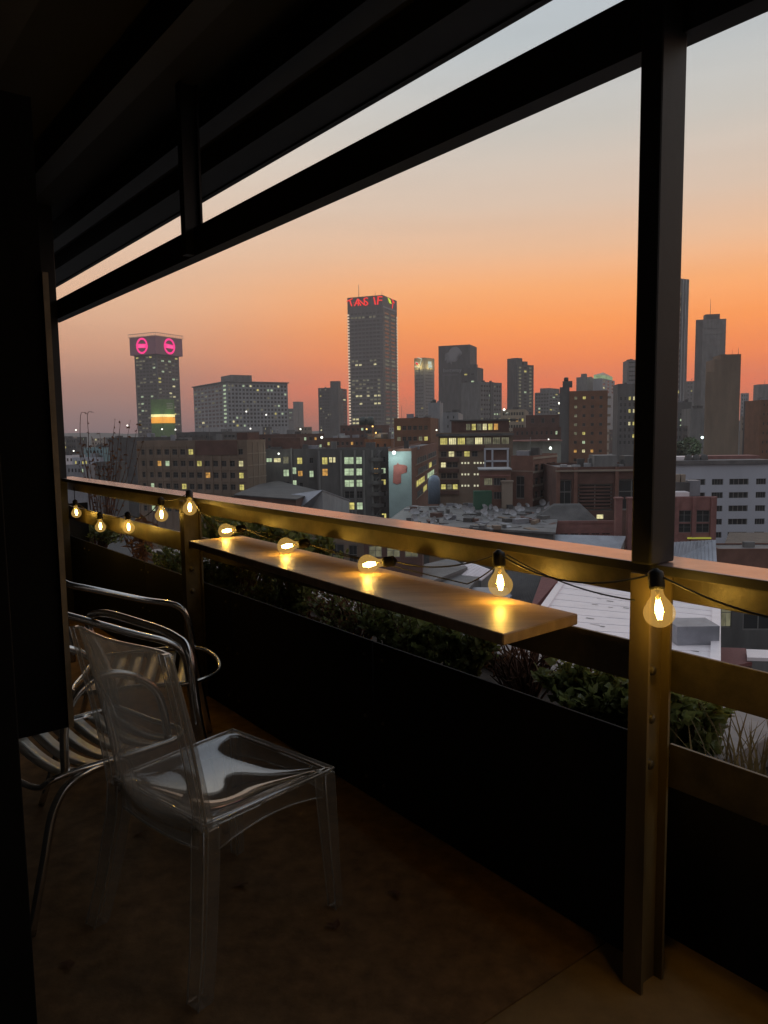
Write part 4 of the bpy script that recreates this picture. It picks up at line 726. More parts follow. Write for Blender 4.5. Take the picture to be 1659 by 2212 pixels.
tag(fa.build('roof_fascia', STEEL_B), 'black metal fascia along the roof edge above the bright slot of sky', 'fascia')
# --- far end column of the balcony
cl = MB(); cl.rbox(6.36, 6.5, 1.4205, 1.695, -.2, 3.198); tag(cl.build('end_column', STEEL_B, bevel=.004), 'black end column at the far left of the railing', 'column')

# --- near steel I-column with bolts
cp = R(1.095, 1.67, 0)
sp = empty('steel_column', 'tall steel I-section column dividing the view, lit gold below the handrail', 'column', cp)
t0, t1 = 1.068, 1.123
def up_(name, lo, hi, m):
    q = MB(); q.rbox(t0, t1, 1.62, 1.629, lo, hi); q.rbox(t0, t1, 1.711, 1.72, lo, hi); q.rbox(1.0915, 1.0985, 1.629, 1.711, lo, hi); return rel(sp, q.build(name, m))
up_('lower_shaft', -.005, 1.094, mat('bulb_gold_steel', (.17, .132, .066), .42, .1, var=.3, scale=7, bump=.15, stretch=(1, 1, .3))); rel(sp, MB().rbox(t0 - .001, t1 + .001, 1.619, 1.721, 1.1175, 3.198).build('upper_shaft', STEEL_B, bevel=.006))  # bulb's gold light put into the lower shaft's colour
bolt = MB(); bolt.lathe([(0, .012), (.011, .012), (.0125, .008), (.0125, 0), (.017, 0), (.017, -.004)], 6)
bme = bolt.mesh('bolt', STEEL)
Mrot = Matrix((( DD.x, NN.x, 0), (DD.y, NN.y, 0), (0, 0, 1))).transposed()
for z in (.845, .72, .60):
    p = R(1.0905, 1.663, z)
    o = inst('bolt', bme); o.matrix_world = Matrix.Translation(p) @ (-DD).to_track_quat('Z', 'Y').to_matrix().to_4x4(); o.parent = sp; o.matrix_parent_inverse = Matrix.Translation(cp).inverted()


# --- railing
rl = empty('balcony_railing', 'dark steel balcony railing of three flat bars under a wide handrail', 'railing', R(2, 1.73, 0))
hr = MB(); hr.rbox(-3, 6.58, 1.655, 1.80, 1.094, 1.116); rel(rl, hr.build('handrail', RAILTOP, bevel=.003))
q = MB(); q.rbox(-3, 6.58, 1.6505, 1.6548, 1.0935, 1.1155); rel(rl, q.build('edge_strip', STEEL_B))
for nm, lo, hi in (('top_rail', 1.018, 1.0935), ('middle_rail', .782, .89), ('lower_rail', .53, .645)):
    q = MB(); q.rbox(-3, 6.58 if nm != 'lower_rail' else 1.068, 1.7215, 1.731, lo, hi); rel(rl, q.build(nm, STEEL, bevel=.0015))
q = MB(); q.rbox(-3, 6.58, 1.69, 1.7215, 1.082, 1.0935); q.rbox(-3, 6.58, 1.731, 1.75, 1.018, 1.026); rel(rl, q.build('stiffener', STEEL))
for tt in (3.89, -1.7):
    q = MB(); q.rbox(tt, tt + .055, 1.62, 1.629, 0, 1.0935); q.rbox(tt, tt + .055, 1.711, 1.7205, 0, 1.0935); q.rbox(tt + .024, tt + .031, 1.629, 1.711, 0, 1.0935); pst = rel(rl, q.build('rail_post', STEEL))
    for z in (.845, .72, .60):
        o = inst('bolt', bme); o.matrix_world = Matrix.Translation(R(tt + .0235, 1.663, z)) @ (-DD).to_track_quat('Z', 'Y').to_matrix().to_4x4(); o.parent = pst; o.matrix_parent_inverse = pst.matrix_world.inverted()

tt = 1.123
while tt < 6.5:
    blackout = rel(rl, MB().rbox(tt + .002, min(tt + 1.22, 6.58), 1.7215, 1.731, .002, .642).build('blackout_board', DARKW, bevel=.002))  # added black board, reaching the floor to shut off bulb glow
    for dt_ in (.05, 1.16):
        for z in (.08, .33, .58): o = inst('blackout_screw', bme, None, (0, 0, 0)); o.matrix_world = Matrix.Translation(R(tt + dt_, 1.7212, z)) @ (-NN).to_track_quat('Z', 'Y').to_matrix().to_4x4() @ Matrix.Scale(.45, 4); o.parent = blackout; o.matrix_parent_inverse = blackout.matrix_world.inverted()
    tt += 1.226
# --- shelf
sh = empty('bar_shelf', 'long wooden bar shelf fixed against the railing with bulbs lying on it', 'shelf', R(2.35, 1.5, .92))
zc = .95
A_, B_, C_, D_ = (3.413, 1.44), (1.294, 1.349), (1.31, 1.655), (3.40, 1.715)
q = MB(); q.hexa([R(A_[0], A_[1], zc - .03), R(B_[0], B_[1], zc - .03), R(C_[0], C_[1], zc - .03), R(D_[0], D_[1], zc - .03), R(A_[0], A_[1], zc), R(B_[0], B_[1], zc), R(C_[0], C_[1], zc), R(D_[0], D_[1], zc)])
board = q.build('board', SHELF); board.parent = sh; board.matrix_parent_inverse = Matrix.Translation(sh.location).inverted()
board.modifiers.new('bevel', 'BEVEL').width = .003
for tt in (1.6, 2.35, 3.1):
    q = MB(); q.rbox(tt, tt + .03, 1.46, 1.72, .908, .9185); q.rbox(tt, tt + .03, 1.709, 1.7205, .80, .908); rel(sh, q.build('bracket', STEEL_B))

# --- planter
pb = empty('planter_trough', 'black planter trough running behind the lower rails, filled with shrubs', 'planter', R(2, 2.1, 0))
q = MB(); q.rbox(-3, 6.58, 1.885, 1.905, -.2, .53); rel(pb, q.build('inner_wall', DARKW))
q = MB(); q.rbox(6.50, 6.53, 1.6955, 1.884, -.2, .9); rel(pb, q.build('end_board', DARKW))
q = MB(); q.rbox(-3, 6.58, 1.905, 2.40, -.2, .40); rel(pb, q.build('soil', SOIL))
q = MB(); q.rbox(-3, 6.58, 2.40, 2.60, -.6, .44); rel(pb, q.build('outer_wall', COPE))
tt = -3
while tt < 6.2:
    ln = random.uniform(.55, .7); q = MB(); q.rbox(tt + .004, tt + ln - .004, 2.36, 2.64, .4405, .48 + random.uniform(-.004, .006)); rel(pb, q.build('coping_slab', COPE, bevel=.006)); tt += ln
q = MB(); q.rbox(1.10, 1.22, 2.0, 2.36, .40, .50); rel(pb, q.build('divider_slab', COPE, bevel=.006))
struct(MB().rbox(-4, 6.6, 1.9, 2.6, -1.2, -.2).build('balcony_slab', COPE))
tag(MB().rbox(6.40, 6.45, .30, 1.42, 0, 3.198).build('end_screen', STEEL_B), 'black screen closing the far left end of the balcony', 'screen')

# --- dark shutter leaf standing out from the wall on the left
SHUT = mat('matt_black_shutter', (.005, .005, .0048), .8, var=.3, scale=5, spec=.15)
st = empty('shutter_leaf', 'black steel shutter leaf standing open at the left, its edge catching light', 'shutter', R(2.03, .4, .7))
q = MB(); q.rbox(2.026, 2.05, .30, .507, .70, 2.25); rel(st, q.build('leaf', SHUT))
q = MB(); q.rbox(2.018, 2.05, .5075, .521, .70, 1.845); rel(st, q.build('skylit_edge_bar', mat('skylit_edge_tone', (.24, .19, .12), .4, .4, var=.3, scale=12)))  # skylight along the leaf's edge put into the bar's paler colour
for z in (.9, 1.6):
    q = MB(); q.tube([R(2.055, .30, z), R(2.055, .30, z + .1)], .012, 8); rel(st, q.build('hinge', STEEL_B))
jb = MB(); jb.rbox(1.636, 1.656, .02, .315, 0, 2.4); tag(jb.build('door_jamb', SHUT, bevel=.003), 'black door jamb at the extreme left edge of the picture', 'door jamb')

# ------------------------------------------------------------------ string lights
def facing_fresnel(nt, base, gain, power):
    lw = nt.nodes.new('ShaderNodeLayerWeight'); lw.inputs[0].default_value = .5
    a = nt.nodes.new('ShaderNodeMath'); a.operation = 'POWER'; a.inputs[1].default_value = power; nt.links.new(lw.outputs['Facing'], a.inputs[0])
    b = nt.nodes.new('ShaderNodeMath'); b.operation = 'MULTIPLY_ADD'; b.inputs[1].default_value = gain; b.inputs[2].default_value = base; nt.links.new(a.outputs[0], b.inputs[0]); return b
def glass_bulb():
    m = bpy.data.materials.new('amber_bulb_glass'); m.use_nodes = True; nt = m.node_tree; nt.nodes.clear()
    o = nt.nodes.new('ShaderNodeOutputMaterial'); tr = nt.nodes.new('ShaderNodeBsdfTransparent'); tr.inputs[0].default_value = (1, .93, .76, 1)
    gl = nt.nodes.new('ShaderNodeBsdfGlossy'); gl.inputs['Roughness'].default_value = .03; gl.inputs[0].default_value = (1, .95, .85, 1)
    tl = nt.nodes.new('ShaderNodeEmission'); tl.inputs[0].default_value = (1, .60, .16, 1); tl.inputs[1].default_value = .9; m.cycles.emission_sampling = 'NONE'
    f0 = facing_fresnel(nt, .03, .5, 4); ge = nt.nodes.new('ShaderNodeNewGeometry'); iv = nt.nodes.new('ShaderNodeMath'); iv.operation = 'SUBTRACT'; iv.inputs[0].default_value = 1; nt.links.new(ge.outputs['Backfacing'], iv.inputs[1]); fr = nt.nodes.new('ShaderNodeMath'); fr.operation = 'MULTIPLY'; nt.links.new(f0.outputs[0], fr.inputs[0]); nt.links.new(iv.outputs[0], fr.inputs[1])
    m1 = nt.nodes.new('ShaderNodeMixShader'); m1.inputs[0].default_value = .20
    m2 = nt.nodes.new('ShaderNodeMixShader')
    nt.links.new(tr.outputs[0], m1.inputs[1]); nt.links.new(tl.outputs[0], m1.inputs[2])
    nt.links.new(fr.outputs[0], m2.inputs[0]); nt.links.new(m1.outputs[0], m2.inputs[1]); nt.links.new(gl.outputs[0], m2.inputs[2]); nt.links.new(m2.outputs[0], o.inputs[0])
    return m
BGL = glass_bulb()
FIL = emat('glowing_filament', (1, .70, .28), 22)
# bulb local frame: origin at socket top, axis -Z towards the globe; globe radius 34 mm
prof = [(r * 1.05, z) for r, z in [(0.0125, -0.036), (0.013, -0.046), (0.0155, -0.054), (0.021, -0.062), (0.0259, -0.07), (0.0318, -0.08), (0.0342, -0.092), (0.0318, -0.104), (0.0275, -0.112), (0.0206, -0.119), (0.0128, -0.1235), (0.006, -0.1255), (0.0005, -0.126)]]
bg = MB(); bg.lathe([tuple(v.xy) for v in smoothpath([(r, z, 0) for r, z in prof], 3)], 44); BG_ME = bg.mesh('bulb_glass', BGL)
bs = MB(); bs.lathe([(.0005, .012), (.006, .012), (.009, .008), (.017, .004), (.0185, -.002), (.0185, -.03), (.0165, -.038), (.0005, -.038)], 16); BS_ME = bs.mesh('socket', BLACKP)
bf = MB()
for k in range(4):
    a0 = k * math.pi / 2; c, s_ = math.cos(a0), math.sin(a0)
    bf.tube([(c * .004, s_ * .004, -.062), (c * .0075, s_ * .0075, -.083), (c * .004, s_ * .004, -.108)], [.0016, .003, .0016], 6)
BF_ME = bf.mesh('filament', FIL)
BST = MB().lathe([(.0005, -.036), (.006, -.036), (.0045, -.05), (.002, -.06), (.0015, -.108), (.0005, -.109)], 10).mesh('stem', mat('bulb_stem_glass', (.55, .42, .2), .2))
SOCK = []
def bulb(label, pos, down, power=1.0):
    d = Vector(down).normalized(); q = (-d).to_track_quat('Z', 'Y')
    e = empty('string_bulb', label, 'light bulb', pos, 0, 'filament bulbs on the string of lights'); e.rotation_mode = 'QUATERNION'; e.rotation_quaternion = q
    inst('bulb_glass', BG_ME, e); inst('socket', BS_ME, e); inst('filament', BF_ME, e); inst('stem', BST, e)
    l = bpy.data.lights.new('bulb_light', 'POINT'); l.energy = power; l.color = (1, .585, .085); l.shadow_soft_size = .012
    lo = bpy.data.objects.new('bulb_light', l); COL.objects.link(lo); lo.parent = e; lo.location = (0, 0, -.093)
    SOCK.append(Vector(pos)); return e
def hang(px, py, n, label, tilt=(0, 0), power=1.0):
    c = at_n(px, py, n); d = Vector((tilt[0], tilt[1], -1)).normalized(); return bulb(label, c - d * .090, d, power)
def lie(px, py, label, dirv, power=1.0):
    c = at_z(px, py, .985); d = Vector(dirv).normalized(); c.z = .9515 + .034; d.z = -.14; d.normalize(); return bulb(label, c - d * .090, d, power)
PW = 1.95
hang(165, 1108, 1.64, 'glowing filament bulb furthest left, half hidden by the shutter edge', (.1, -.1), PW)
hang(217, 1138, 1.62, 'glowing filament bulb hanging second from the left above dry leaves', (0, 0), PW)
hang(278, 1140, 1.62, 'glowing filament bulb hanging third from the left in front of middle rail', (.03, 0), PW)
hang(349, 1113, 1.60, 'glowing filament bulb hanging just left of the far rail post', (0, 0), PW)
hang(410, 1098, 1.585, 'glowing filament bulb hanging in front of the far rail post', (.12, -.5), PW)
lie(488, 1147, 'glowing filament bulb lying at the far left end of the shelf', (-1, .12, 0), PW)
lie(618, 1180, 'glowing filament bulb lying mid shelf, second along from its far end', (-1, .05, 0), PW)
lie(795, 1220, 'glowing filament bulb lying on the shelf, nearest of those lying down', (-1, .03, 0), PW)
hang(1081, 1262, 1.60, 'glowing filament bulb hanging upright just above the near end of the shelf', (.06, 0), PW)
hang(1424, 1322, 1.565, 'largest glowing filament bulb hanging in front of the steel column', (.02, -.28), PW)
bulb('added filament bulb hanging out of view right of the steel column, next along the cord', R(.52, 1.62, 1.07), (0, 0, -1), PW)  # added beyond the frame to light the right-hand floor
bulb('added filament bulb out of view, furthest right along the cord', R(.02, 1.62, 1.06), (0, 0, -1), PW)  # second added bulb, likewise outside the frame
# cord
def sag(a, b, s, n=14):
    return [a.lerp(b, i / n) - Vector((0, 0, s * 4 * (i / n) * (1 - i / n))) for i in range(n + 1)]
path = sag(R(6.2, 1.7, 1.05), SOCK[0], .05)
sags = [.02, .03, .06, .02, .10, .02, .02, .03, .05]
for i in range(9): path += sag(SOCK[i], SOCK[i + 1], sags[i])[1:]
path += sag(SOCK[9], SOCK[10], .04)[1:] + sag(SOCK[10], SOCK[11], .04)[1:] + sag(SOCK[11], R(-.5, 1.7, 1.06), .04)[1:]
tag(MB().tube(path, .0027, 6).build('light_cord', BLACKP), 'thin black cord linking the bulbs along the railing', 'cord')
c2 = sag(R(3.93, 1.645, 1.085), R(3.05, 1.665, 1.0), .03) + sag(R(3.05, 1.665, 1.0), R(1.75, 1.66, .965), .005)[1:] + sag(R(1.75, 1.66, .965), R(1.52, 1.60, 1.092), .01)[1:] + sag(R(1.52, 1.60, 1.092), R(1.1, 1.605, 1.03), .02)[1:]
tag(MB().tube(c2, .0022, 6).build('spare_cord', BLACKP), 'second thin dark cord trailing behind the shelf under the handrail', 'cord')

# ------------------------------------------------------------------ clear chair
def clear_plastic():
    m = bpy.data.materials.new('clear_polycarbonate'); m.use_nodes = True; nt = m.node_tree; nt.nodes.clear()
    nw = nt.nodes.new; ln = nt.links.new
    o = nw('ShaderNodeOutputMaterial'); tr = nw('ShaderNodeBsdfTransparent'); tr.inputs[0].default_value = (.93, .925, .91, 1)
    g = nw('ShaderNodeBsdfGlossy'); g.inputs['Roughness'].default_value = .035
    d = nw('ShaderNodeBsdfDiffuse'); d.inputs[0].default_value = (.75, .70, .64, 1); tl = nw('ShaderNodeBsdfTranslucent'); tl.inputs[0].default_value = (.75, .70, .62, 1)
    nz_ = nw('ShaderNodeTexNoise'); nz_.inputs['Scale'].default_value = 25; nz_.inputs['Detail'].default_value = 5; t = nw('ShaderNodeTexCoord'); ln(t.outputs['Object'], nz_.inputs[0])
    lw = facing_fresnel(nt, 0, .62, 2.4)
    mr = nw('ShaderNodeMapRange'); mr.inputs[1].default_value = .3; mr.inputs[2].default_value = .7; mr.inputs[3].default_value = .05; mr.inputs[4].default_value = .13; ln(nz_.outputs[0], mr.inputs[0])
    ad_ = nw('ShaderNodeMath'); ad_.operation = 'ADD'; ad_.use_clamp = True; ln(mr.outputs[0], ad_.inputs[0]); ln(lw.outputs[0], ad_.inputs[1])
    dt = nw('ShaderNodeMixShader'); dt.inputs[0].default_value = .5; ln(d.outputs[0], dt.inputs[1]); ln(tl.outputs[0], dt.inputs[2])
    x = nw('ShaderNodeMixShader'); ln(ad_.outputs[0], x.inputs[0]); ln(tr.outputs[0], x.inputs[1]); ln(dt.outputs[0], x.inputs[2])
    fr = facing_fresnel(nt, .10, .9, 3.2); y = nw('ShaderNodeMixShader'); ln(fr.outputs[0], y.inputs[0]); ln(x.outputs[0], y.inputs[1]); ln(g.outputs[0], y.inputs[2]); ln(y.outputs[0], o.inputs[0]); return m
PC = clear_plastic()
ch = empty('clear_chair', 'transparent plastic chair facing the railing in the foreground', 'chair', (-.4915, 2.195, .009), math.atan2(.653, .757) * -1)
# local: +Y forward, +X right
def gridmesh(fn, nu, nv):
    b = MB()
    for j in range(nv + 1):
        for i in range(nu + 1): b.v.append(tuple(fn(i / nu, j / nv)))
    for j in range(nv):
        for i in range(nu):
            k = j * (nu + 1) + i; b.f.append((k, k + 1, k + nu + 2, k + nu + 1)); b.mi.append(0); b.sm.append(True)
    return b
def seatf(u, v):
    y = -.228 + v * .456; hw = .222 + .018 * v; x = (u * 2 - 1) * hw
    a, c = min(1, abs(u * 2 - 1) / .93), min(1, abs(v * 2 - 1) / .93)
    dish = ((1 - a ** 2.6) * (1 - c ** 3.2)) ** .8 if a < 1 and c < 1 else 0
    return (x, y, .441 - .034 * dish)
def solid(o, th, off=-1, bev=.002):
    s = o.modifiers.new('solid', 'SOLIDIFY'); s.thickness = th; s.offset = off; s.use_even_offset = True
    return o
solid(gridmesh(seatf, 26, 26).build('seat', PC, ch), .010)
def backf(u, v):
    z = .40 + v * .52; hw = .212 + .006 * v; k = u * 2 - 1; x = k * hw
    y = -.212 - .095 * (v ** 1.25) - .040 * (1 - k * k)
    if v > .97: z -= .012 * (abs(k) ** 6)
    return (x, y, z)
solid(gridmesh(backf, 18, 16).build('backrest', PC, ch), .007)
def lathebox(pts):   # tapered square bar through (x,y,z,half)
    b = MB(); k = 0
    for x, y, z, hx, hy in pts:
        b.v += [(x - hx, y - hy, z), (x + hx, y - hy, z), (x + hx, y + hy, z), (x - hx, y + hy, z)]
    n = len(pts)
    for i in range(n - 1):
        for j in range(4): b.f.append((i * 4 + j, i * 4 + (j + 1) % 4, i * 4 + 4 + (j + 1) % 4, i * 4 + 4 + j)); b.mi.append(0); b.sm.append(False)
    b.f.append((3, 2, 1, 0)); b.mi.append(0); b.sm.append(False); e = (n - 1) * 4; b.f.append((e, e + 1, e + 2, e + 3)); b.mi.append(0); b.sm.append(False)
    return b
for sx in (-1, 1):
    o = lathebox([(sx * (.214 + .005 * v), -.222 - .095 * (v ** 1.25), .43 + v * .483, .017 - .005 * v, .019 - .006 * v) for v in (0, .15, .3, .45, .6, .75, .9, 1)]).build('back_post', PC, ch, bevel=.005)
    o = lathebox([(sx * .222, .208, .43, .022, .022), (sx * .224, .212, .34, .022, .022), (sx * .232, .222, .12, .018, .018), (sx * .236, .228, 0, .016, .016)]).build('front_leg', PC, ch, bevel=.005)
    o = lathebox([(sx * .206, -.212, .43, .027, .027), (sx * .210, -.218, .34, .027, .027), (sx * .236, -.254, .12, .025, .025), (sx * .254, -.283, 0, .024, .024)]).build('rear_leg', PC, ch, bevel=.005)
def apron(p, q, nrm, sagz):
    b = MB(); n = 12; p, q = Vector(p), Vector(q); w = Vector(nrm) * .006
    for i in range(n + 1):
        f_ = i / n; c = p.lerp(q, f_); lo = .362 + sagz * (1 - (2 * f_ - 1) ** 2)
        b.v += [tuple(c - w + Vector((0, 0, lo))), tuple(c + w + Vector((0, 0, lo))), tuple(c + w + Vector((0, 0, .430))), tuple(c - w + Vector((0, 0, .430)))]
    for i in range(n):
        for j in range(4): b.f.append((i * 4 + j, i * 4 + 4 + j, i * 4 + 4 + (j + 1) % 4, i * 4 + (j + 1) % 4)); b.mi.append(0); b.sm.append(False)
    b.f.append((0, 1, 2, 3)); b.f.append((n * 4 + 3, n * 4 + 2, n * 4 + 1, n * 4)); b.mi += [0, 0]; b.sm += [False, False]
    return b.build('apron', PC, ch)
apron((-.20, .215, 0), (.20, .215, 0), (0, 1, 0), .022); apron((.224, -.185, 0), (.232, .185, 0), (1, 0, 0), .026)
apron((-.224, -.185, 0), (-.232, .185, 0), (1, 0, 0), .026); apron((-.18, -.222, 0), (.18, -.222, 0), (0, 1, 0), -.012)

def glint_plastic():
    m = bpy.data.materials.new('edge_glint_plastic'); m.use_nodes = True; nt = m.node_tree; nt.nodes.clear(); nw = nt.nodes.new; ln = nt.links.new
    o = nw('ShaderNodeOutputMaterial'); tr = nw('ShaderNodeBsdfTransparent'); tl = nw('ShaderNodeBsdfTranslucent'); tl.inputs[0].default_value = (.85, .82, .78, 1); d = nw('ShaderNodeBsdfDiffuse'); d.inputs[0].default_value = (.85, .82, .78, 1); g = nw('ShaderNodeBsdfGlossy'); g.inputs['Roughness'].default_value = .12
    a = nw('ShaderNodeMixShader'); ln(tl.outputs[0], a.inputs[1]); ln(d.outputs[0], a.inputs[2]); b = nw('ShaderNodeMixShader'); b.inputs[0].default_value = .45; ln(tr.outputs[0], b.inputs[1]); ln(a.outputs[0], b.inputs[2]); c = nw('ShaderNodeMixShader'); c.inputs[0].default_value = .35; ln(b.outputs[0], c.inputs[1]); ln(g.outputs[0], c.inputs[2]); ln(c.outputs[0], o.inputs[0]); return m
GLINT = glint_plastic()  # milky tubes stand in for bright highlights along the chair's edges
def kid(nm): return [c for c in ch.children if c.name.split('.')[0] == nm]
MB().tube([backf(0, k / 14) for k in range(15)] + [backf(k / 16, 1) for k in range(1, 17)] + [backf(1, 1 - k / 14) for k in range(1, 15)], .0036, 6).build('edge_glint', GLINT, kid('backrest')[0])
pr = [seatf(k / 12, 0) for k in range(13)] + [seatf(1, k / 12) for k in range(1, 13)] + [seatf(1 - k / 12, 1) for k in range(1, 13)] + [seatf(0, 1 - k / 12) for k in range(1, 13)]
MB().tube(pr, .0034, 6).build('edge_glint', GLINT, kid('seat')[0])
for pn, s0 in (('front_leg', 1), ('rear_leg', 1), ('back_post', 1)):
    for o in kid(pn):
        vs_ = [v.co.copy() for v in o.data.vertices]; n_ = len(vs_) // 4
        for c_ in (0, 1, 3): MB().tube([vs_[i * 4 + c_] * .999 + Vector((0, 0, .0004)) for i in range(n_)], .0019, 5).build('edge_glint', GLINT, o)
for o in kid('apron'):
    vs_ = [v.co.copy() for v in o.data.vertices]; n_ = len(vs_) // 4; MB().tube([(vs_[i * 4] + vs_[i * 4 + 1]) / 2 for i in range(n_)], .0028, 5).build('edge_glint', GLINT, o)

# ------------------------------------------------------------------ two aluminium slat chairs
def slats(e, lf, rf, lb, rb, n, w=.75, sagd=.03, drop=.012):
    lf, rf, lb, rb = map(Vector, (lf, rf, lb, rb)); m = 10
    for i in range(n):
        b = MB(); a0, a1 = (i + .5 - w / 2) / n, (i + .5 + w / 2) / n
        for k in range(m + 1):
            s = k / m; d = Vector((0, 0, -sagd * 4 * s * (1 - s)))
            for a in (a0, a1):
                l, r = lf.lerp(lb, a), rf.lerp(rb, a); b.v.append(tuple(l.lerp(r, s) + d - Vector((0, 0, drop * (1 - a) ** 3))))
        for k in range(m): b.f.append((k * 2, k * 2 + 1, k * 2 + 3, k * 2 + 2)); b.mi.append(0); b.sm.append(True)
        o = b.build('slat', ALUS); s_ = o.modifiers.new('solid', 'SOLIDIFY'); s_.thickness = .004; rel(e, o)
def ribbed_alu():
    m = mat('ribbed_aluminium_slat', (.42, .40, .36), .34, 1.0, var=.1, scale=20); nt = m.node_tree; b = nt.nodes['Principled BSDF']
    w = nt.nodes.new('ShaderNodeTexWave'); w.inputs['Scale'].default_value = 60; t = nt.nodes.new('ShaderNodeTexCoord'); nt.links.new(t.outputs['Object'], w.inputs[0])
    bp = nt.nodes.new('ShaderNodeBump'); bp.inputs['Strength'].default_value = .3; bp.inputs['Distance'].default_value = .003; nt.links.new(w.outputs[0], bp.inputs['Height']); nt.links.new(bp.outputs[0], b.inputs['Normal']); return m
ALUS = ribbed_alu()
ca = empty('slat_chair', 'aluminium slat armchair nearest the shutter, its front legs towards the camera', 'chair', (-.99, 2.5, .009), 0, 'aluminium slat chairs')
Rf, Lf, Rb, Lb = (-.965, 2.215, .44), (-1.285, 2.5, .44), (-.70, 2.52, .43), (-1.02, 2.81, .43)
slats(ca, Lf, Rf, Lb, Rb, 6)
T_ = lambda e, nm, pts, r=.012: rel(e, MB().tube(smoothpath(pts), r, 10).build(nm, ALU))
T_(ca, 'seat_tube', [Lb, Lf, (-1.30, 2.44, .425), (-1.22, 2.34, .40), (-1.05, 2.20, .405), Rf, Rb, (-.86, 2.68, .43), Lb], .010)
T_(ca, 'front_leg', [(-.80, 2.40, .432), (-.93, 2.24, .425), (-.985, 2.175, .36), (-1.01, 2.13, .2), (-1.04, 2.09, .01)], .0135)
T_(ca, 'front_leg', [(-1.08, 2.72, .43), (-1.28, 2.52, .425), (-1.35, 2.47, .36), (-1.40, 2.45, .01)], .0115)
T_(ca, 'back_rail', [(-1.10, 3.0, .01), (-1.08, 2.96, .45), (-1.17, 2.97, .70), (-1.10, 2.92, .765), (-.90, 2.76, .765), (-.73, 2.60, .755), (-.665, 2.54, .70), (-.645, 2.56, .45), (-.59, 2.66, .01)], .0145)
T_(ca, 'armrest', [(-.97, 2.22, .44), (-.96, 2.23, .62), (-.90, 2.30, .705), (-.82, 2.38, .69), (-.755, 2.46, .60), (-.735, 2.49, .435)], .0135)
T_(ca, 'armrest', [(-1.29, 2.51, .44), (-1.30, 2.52, .62), (-1.24, 2.60, .70), (-1.15, 2.70, .69), (-1.07, 2.78, .60), (-1.05, 2.80, .435)], .0135)
cb = empty('slat_chair', 'aluminium slat armchair behind, facing the railing beyond the clear chair', 'chair', (-1.05, 3.27, .009), 0, 'aluminium slat chairs')
nf, ff, nb, fb = (-.80, 3.05, .44), (-.91, 3.57, .44), (-1.24, 2.97, .43), (-1.34, 3.47, .43)
slats(cb, ff, nf, fb, nb, 6)
T_(cb, 'seat_tube', [fb, (-1.1, 3.53, .44), ff, (-.79, 3.46, .43), (-.735, 3.28, .415), nf, (-1.0, 3.01, .44), nb, (-1.30, 3.22, .43), fb], .010)
T_(cb, 'armrest', [(-1.42, 3.40, .43), (-1.44, 3.36, .78), (-1.37, 3.34, .79), (-1.12, 3.48, .695), (-.98, 3.53, .655), (-.93, 3.55, .58), (-.91, 3.57, .40), (-.86, 3.60, .01)], .0145)
T_(cb, 'armrest', [(-1.33, 2.86, .43), (-1.35, 2.84, .78), (-1.28, 2.86, .79), (-1.0, 2.97, .67), (-.88, 3.02, .62), (-.82, 3.04, .56), (-.80, 3.05, .40), (-.76, 3.04, .01)], .0145)
T_(cb, 'back_rail', [(-1.44, 3.36, .78), (-1.50, 3.2, .80), (-1.46, 3.0, .80), (-1.35, 2.84, .78)], .0145)
T_(cb, 'rear_leg', [(-1.34, 3.47, .43), (-1.48, 3.52, .01)]); T_(cb, 'rear_leg', [(-1.24, 2.97, .43), (-1.36, 2.88, .01)])

# ------------------------------------------------------------------ planting
def leafmat(name, c1, c2, rough=.5):
    m = mat(name, c1, rough, col2=c2, scale=9); nt = m.node_tree; b = nt.nodes['Principled BSDF']; tl = nt.nodes.new('ShaderNodeBsdfTranslucent'); mx = nt.nodes.new('ShaderNodeMixShader'); mx.inputs[0].default_value = .4
    nt.links.new(b.inputs['Base Color'].links[0].from_socket, tl.inputs[0]); nt.links.new(b.outputs[0], mx.inputs[1]); nt.links.new(tl.outputs[0], mx.inputs[2]); nt.links.new(mx.outputs[0], nt.nodes['Material Output'].inputs[0]); return m
JADE = leafmat('jade_leaf', (.15, .18, .05), (.28, .31, .105)); JADE_D = leafmat('dark_jade_leaf', (.105, .13, .042), (.21, .23, .085))
DRY = leafmat('dry_brown_leaf', (.12, .055, .03), (.26, .14, .075), .7); TWIG = mat('reddish_twig', (.12, .06, .04), .8, var=.3, scale=20); GRASSD = leafmat('dry_straw_blade', (.16, .12, .05), (.30, .22, .10), .7)
def leaf(mb, p, d, nrm, L, w, mi=0):
    d = d.normalized(); s = d.cross(nrm); s = s.normalized() if s.length > 1e-4 else d.orthogonal().normalized(); n2 = s.cross(d)
    a, b, c, e, f = p, p + d * L * .4 + s * w * .5 + n2 * w * .12, p + d * L, p + d * L * .4 - s * w * .5 + n2 * w * .12, p + d * L * .45
    k = len(mb.v); mb.v += [tuple(q) for q in (a, b, c, e, f)]
    mb.f += [(k, k + 1, k + 4), (k + 1, k + 2, k + 4), (k + 2, k + 3, k + 4), (k + 3, k, k + 4)]; mb.mi += [mi] * 4; mb.sm += [False] * 4
def rv(rn): return Vector((rn.gauss(0, 1), rn.gauss(0, 1), rn.gauss(0, 1))).normalized()
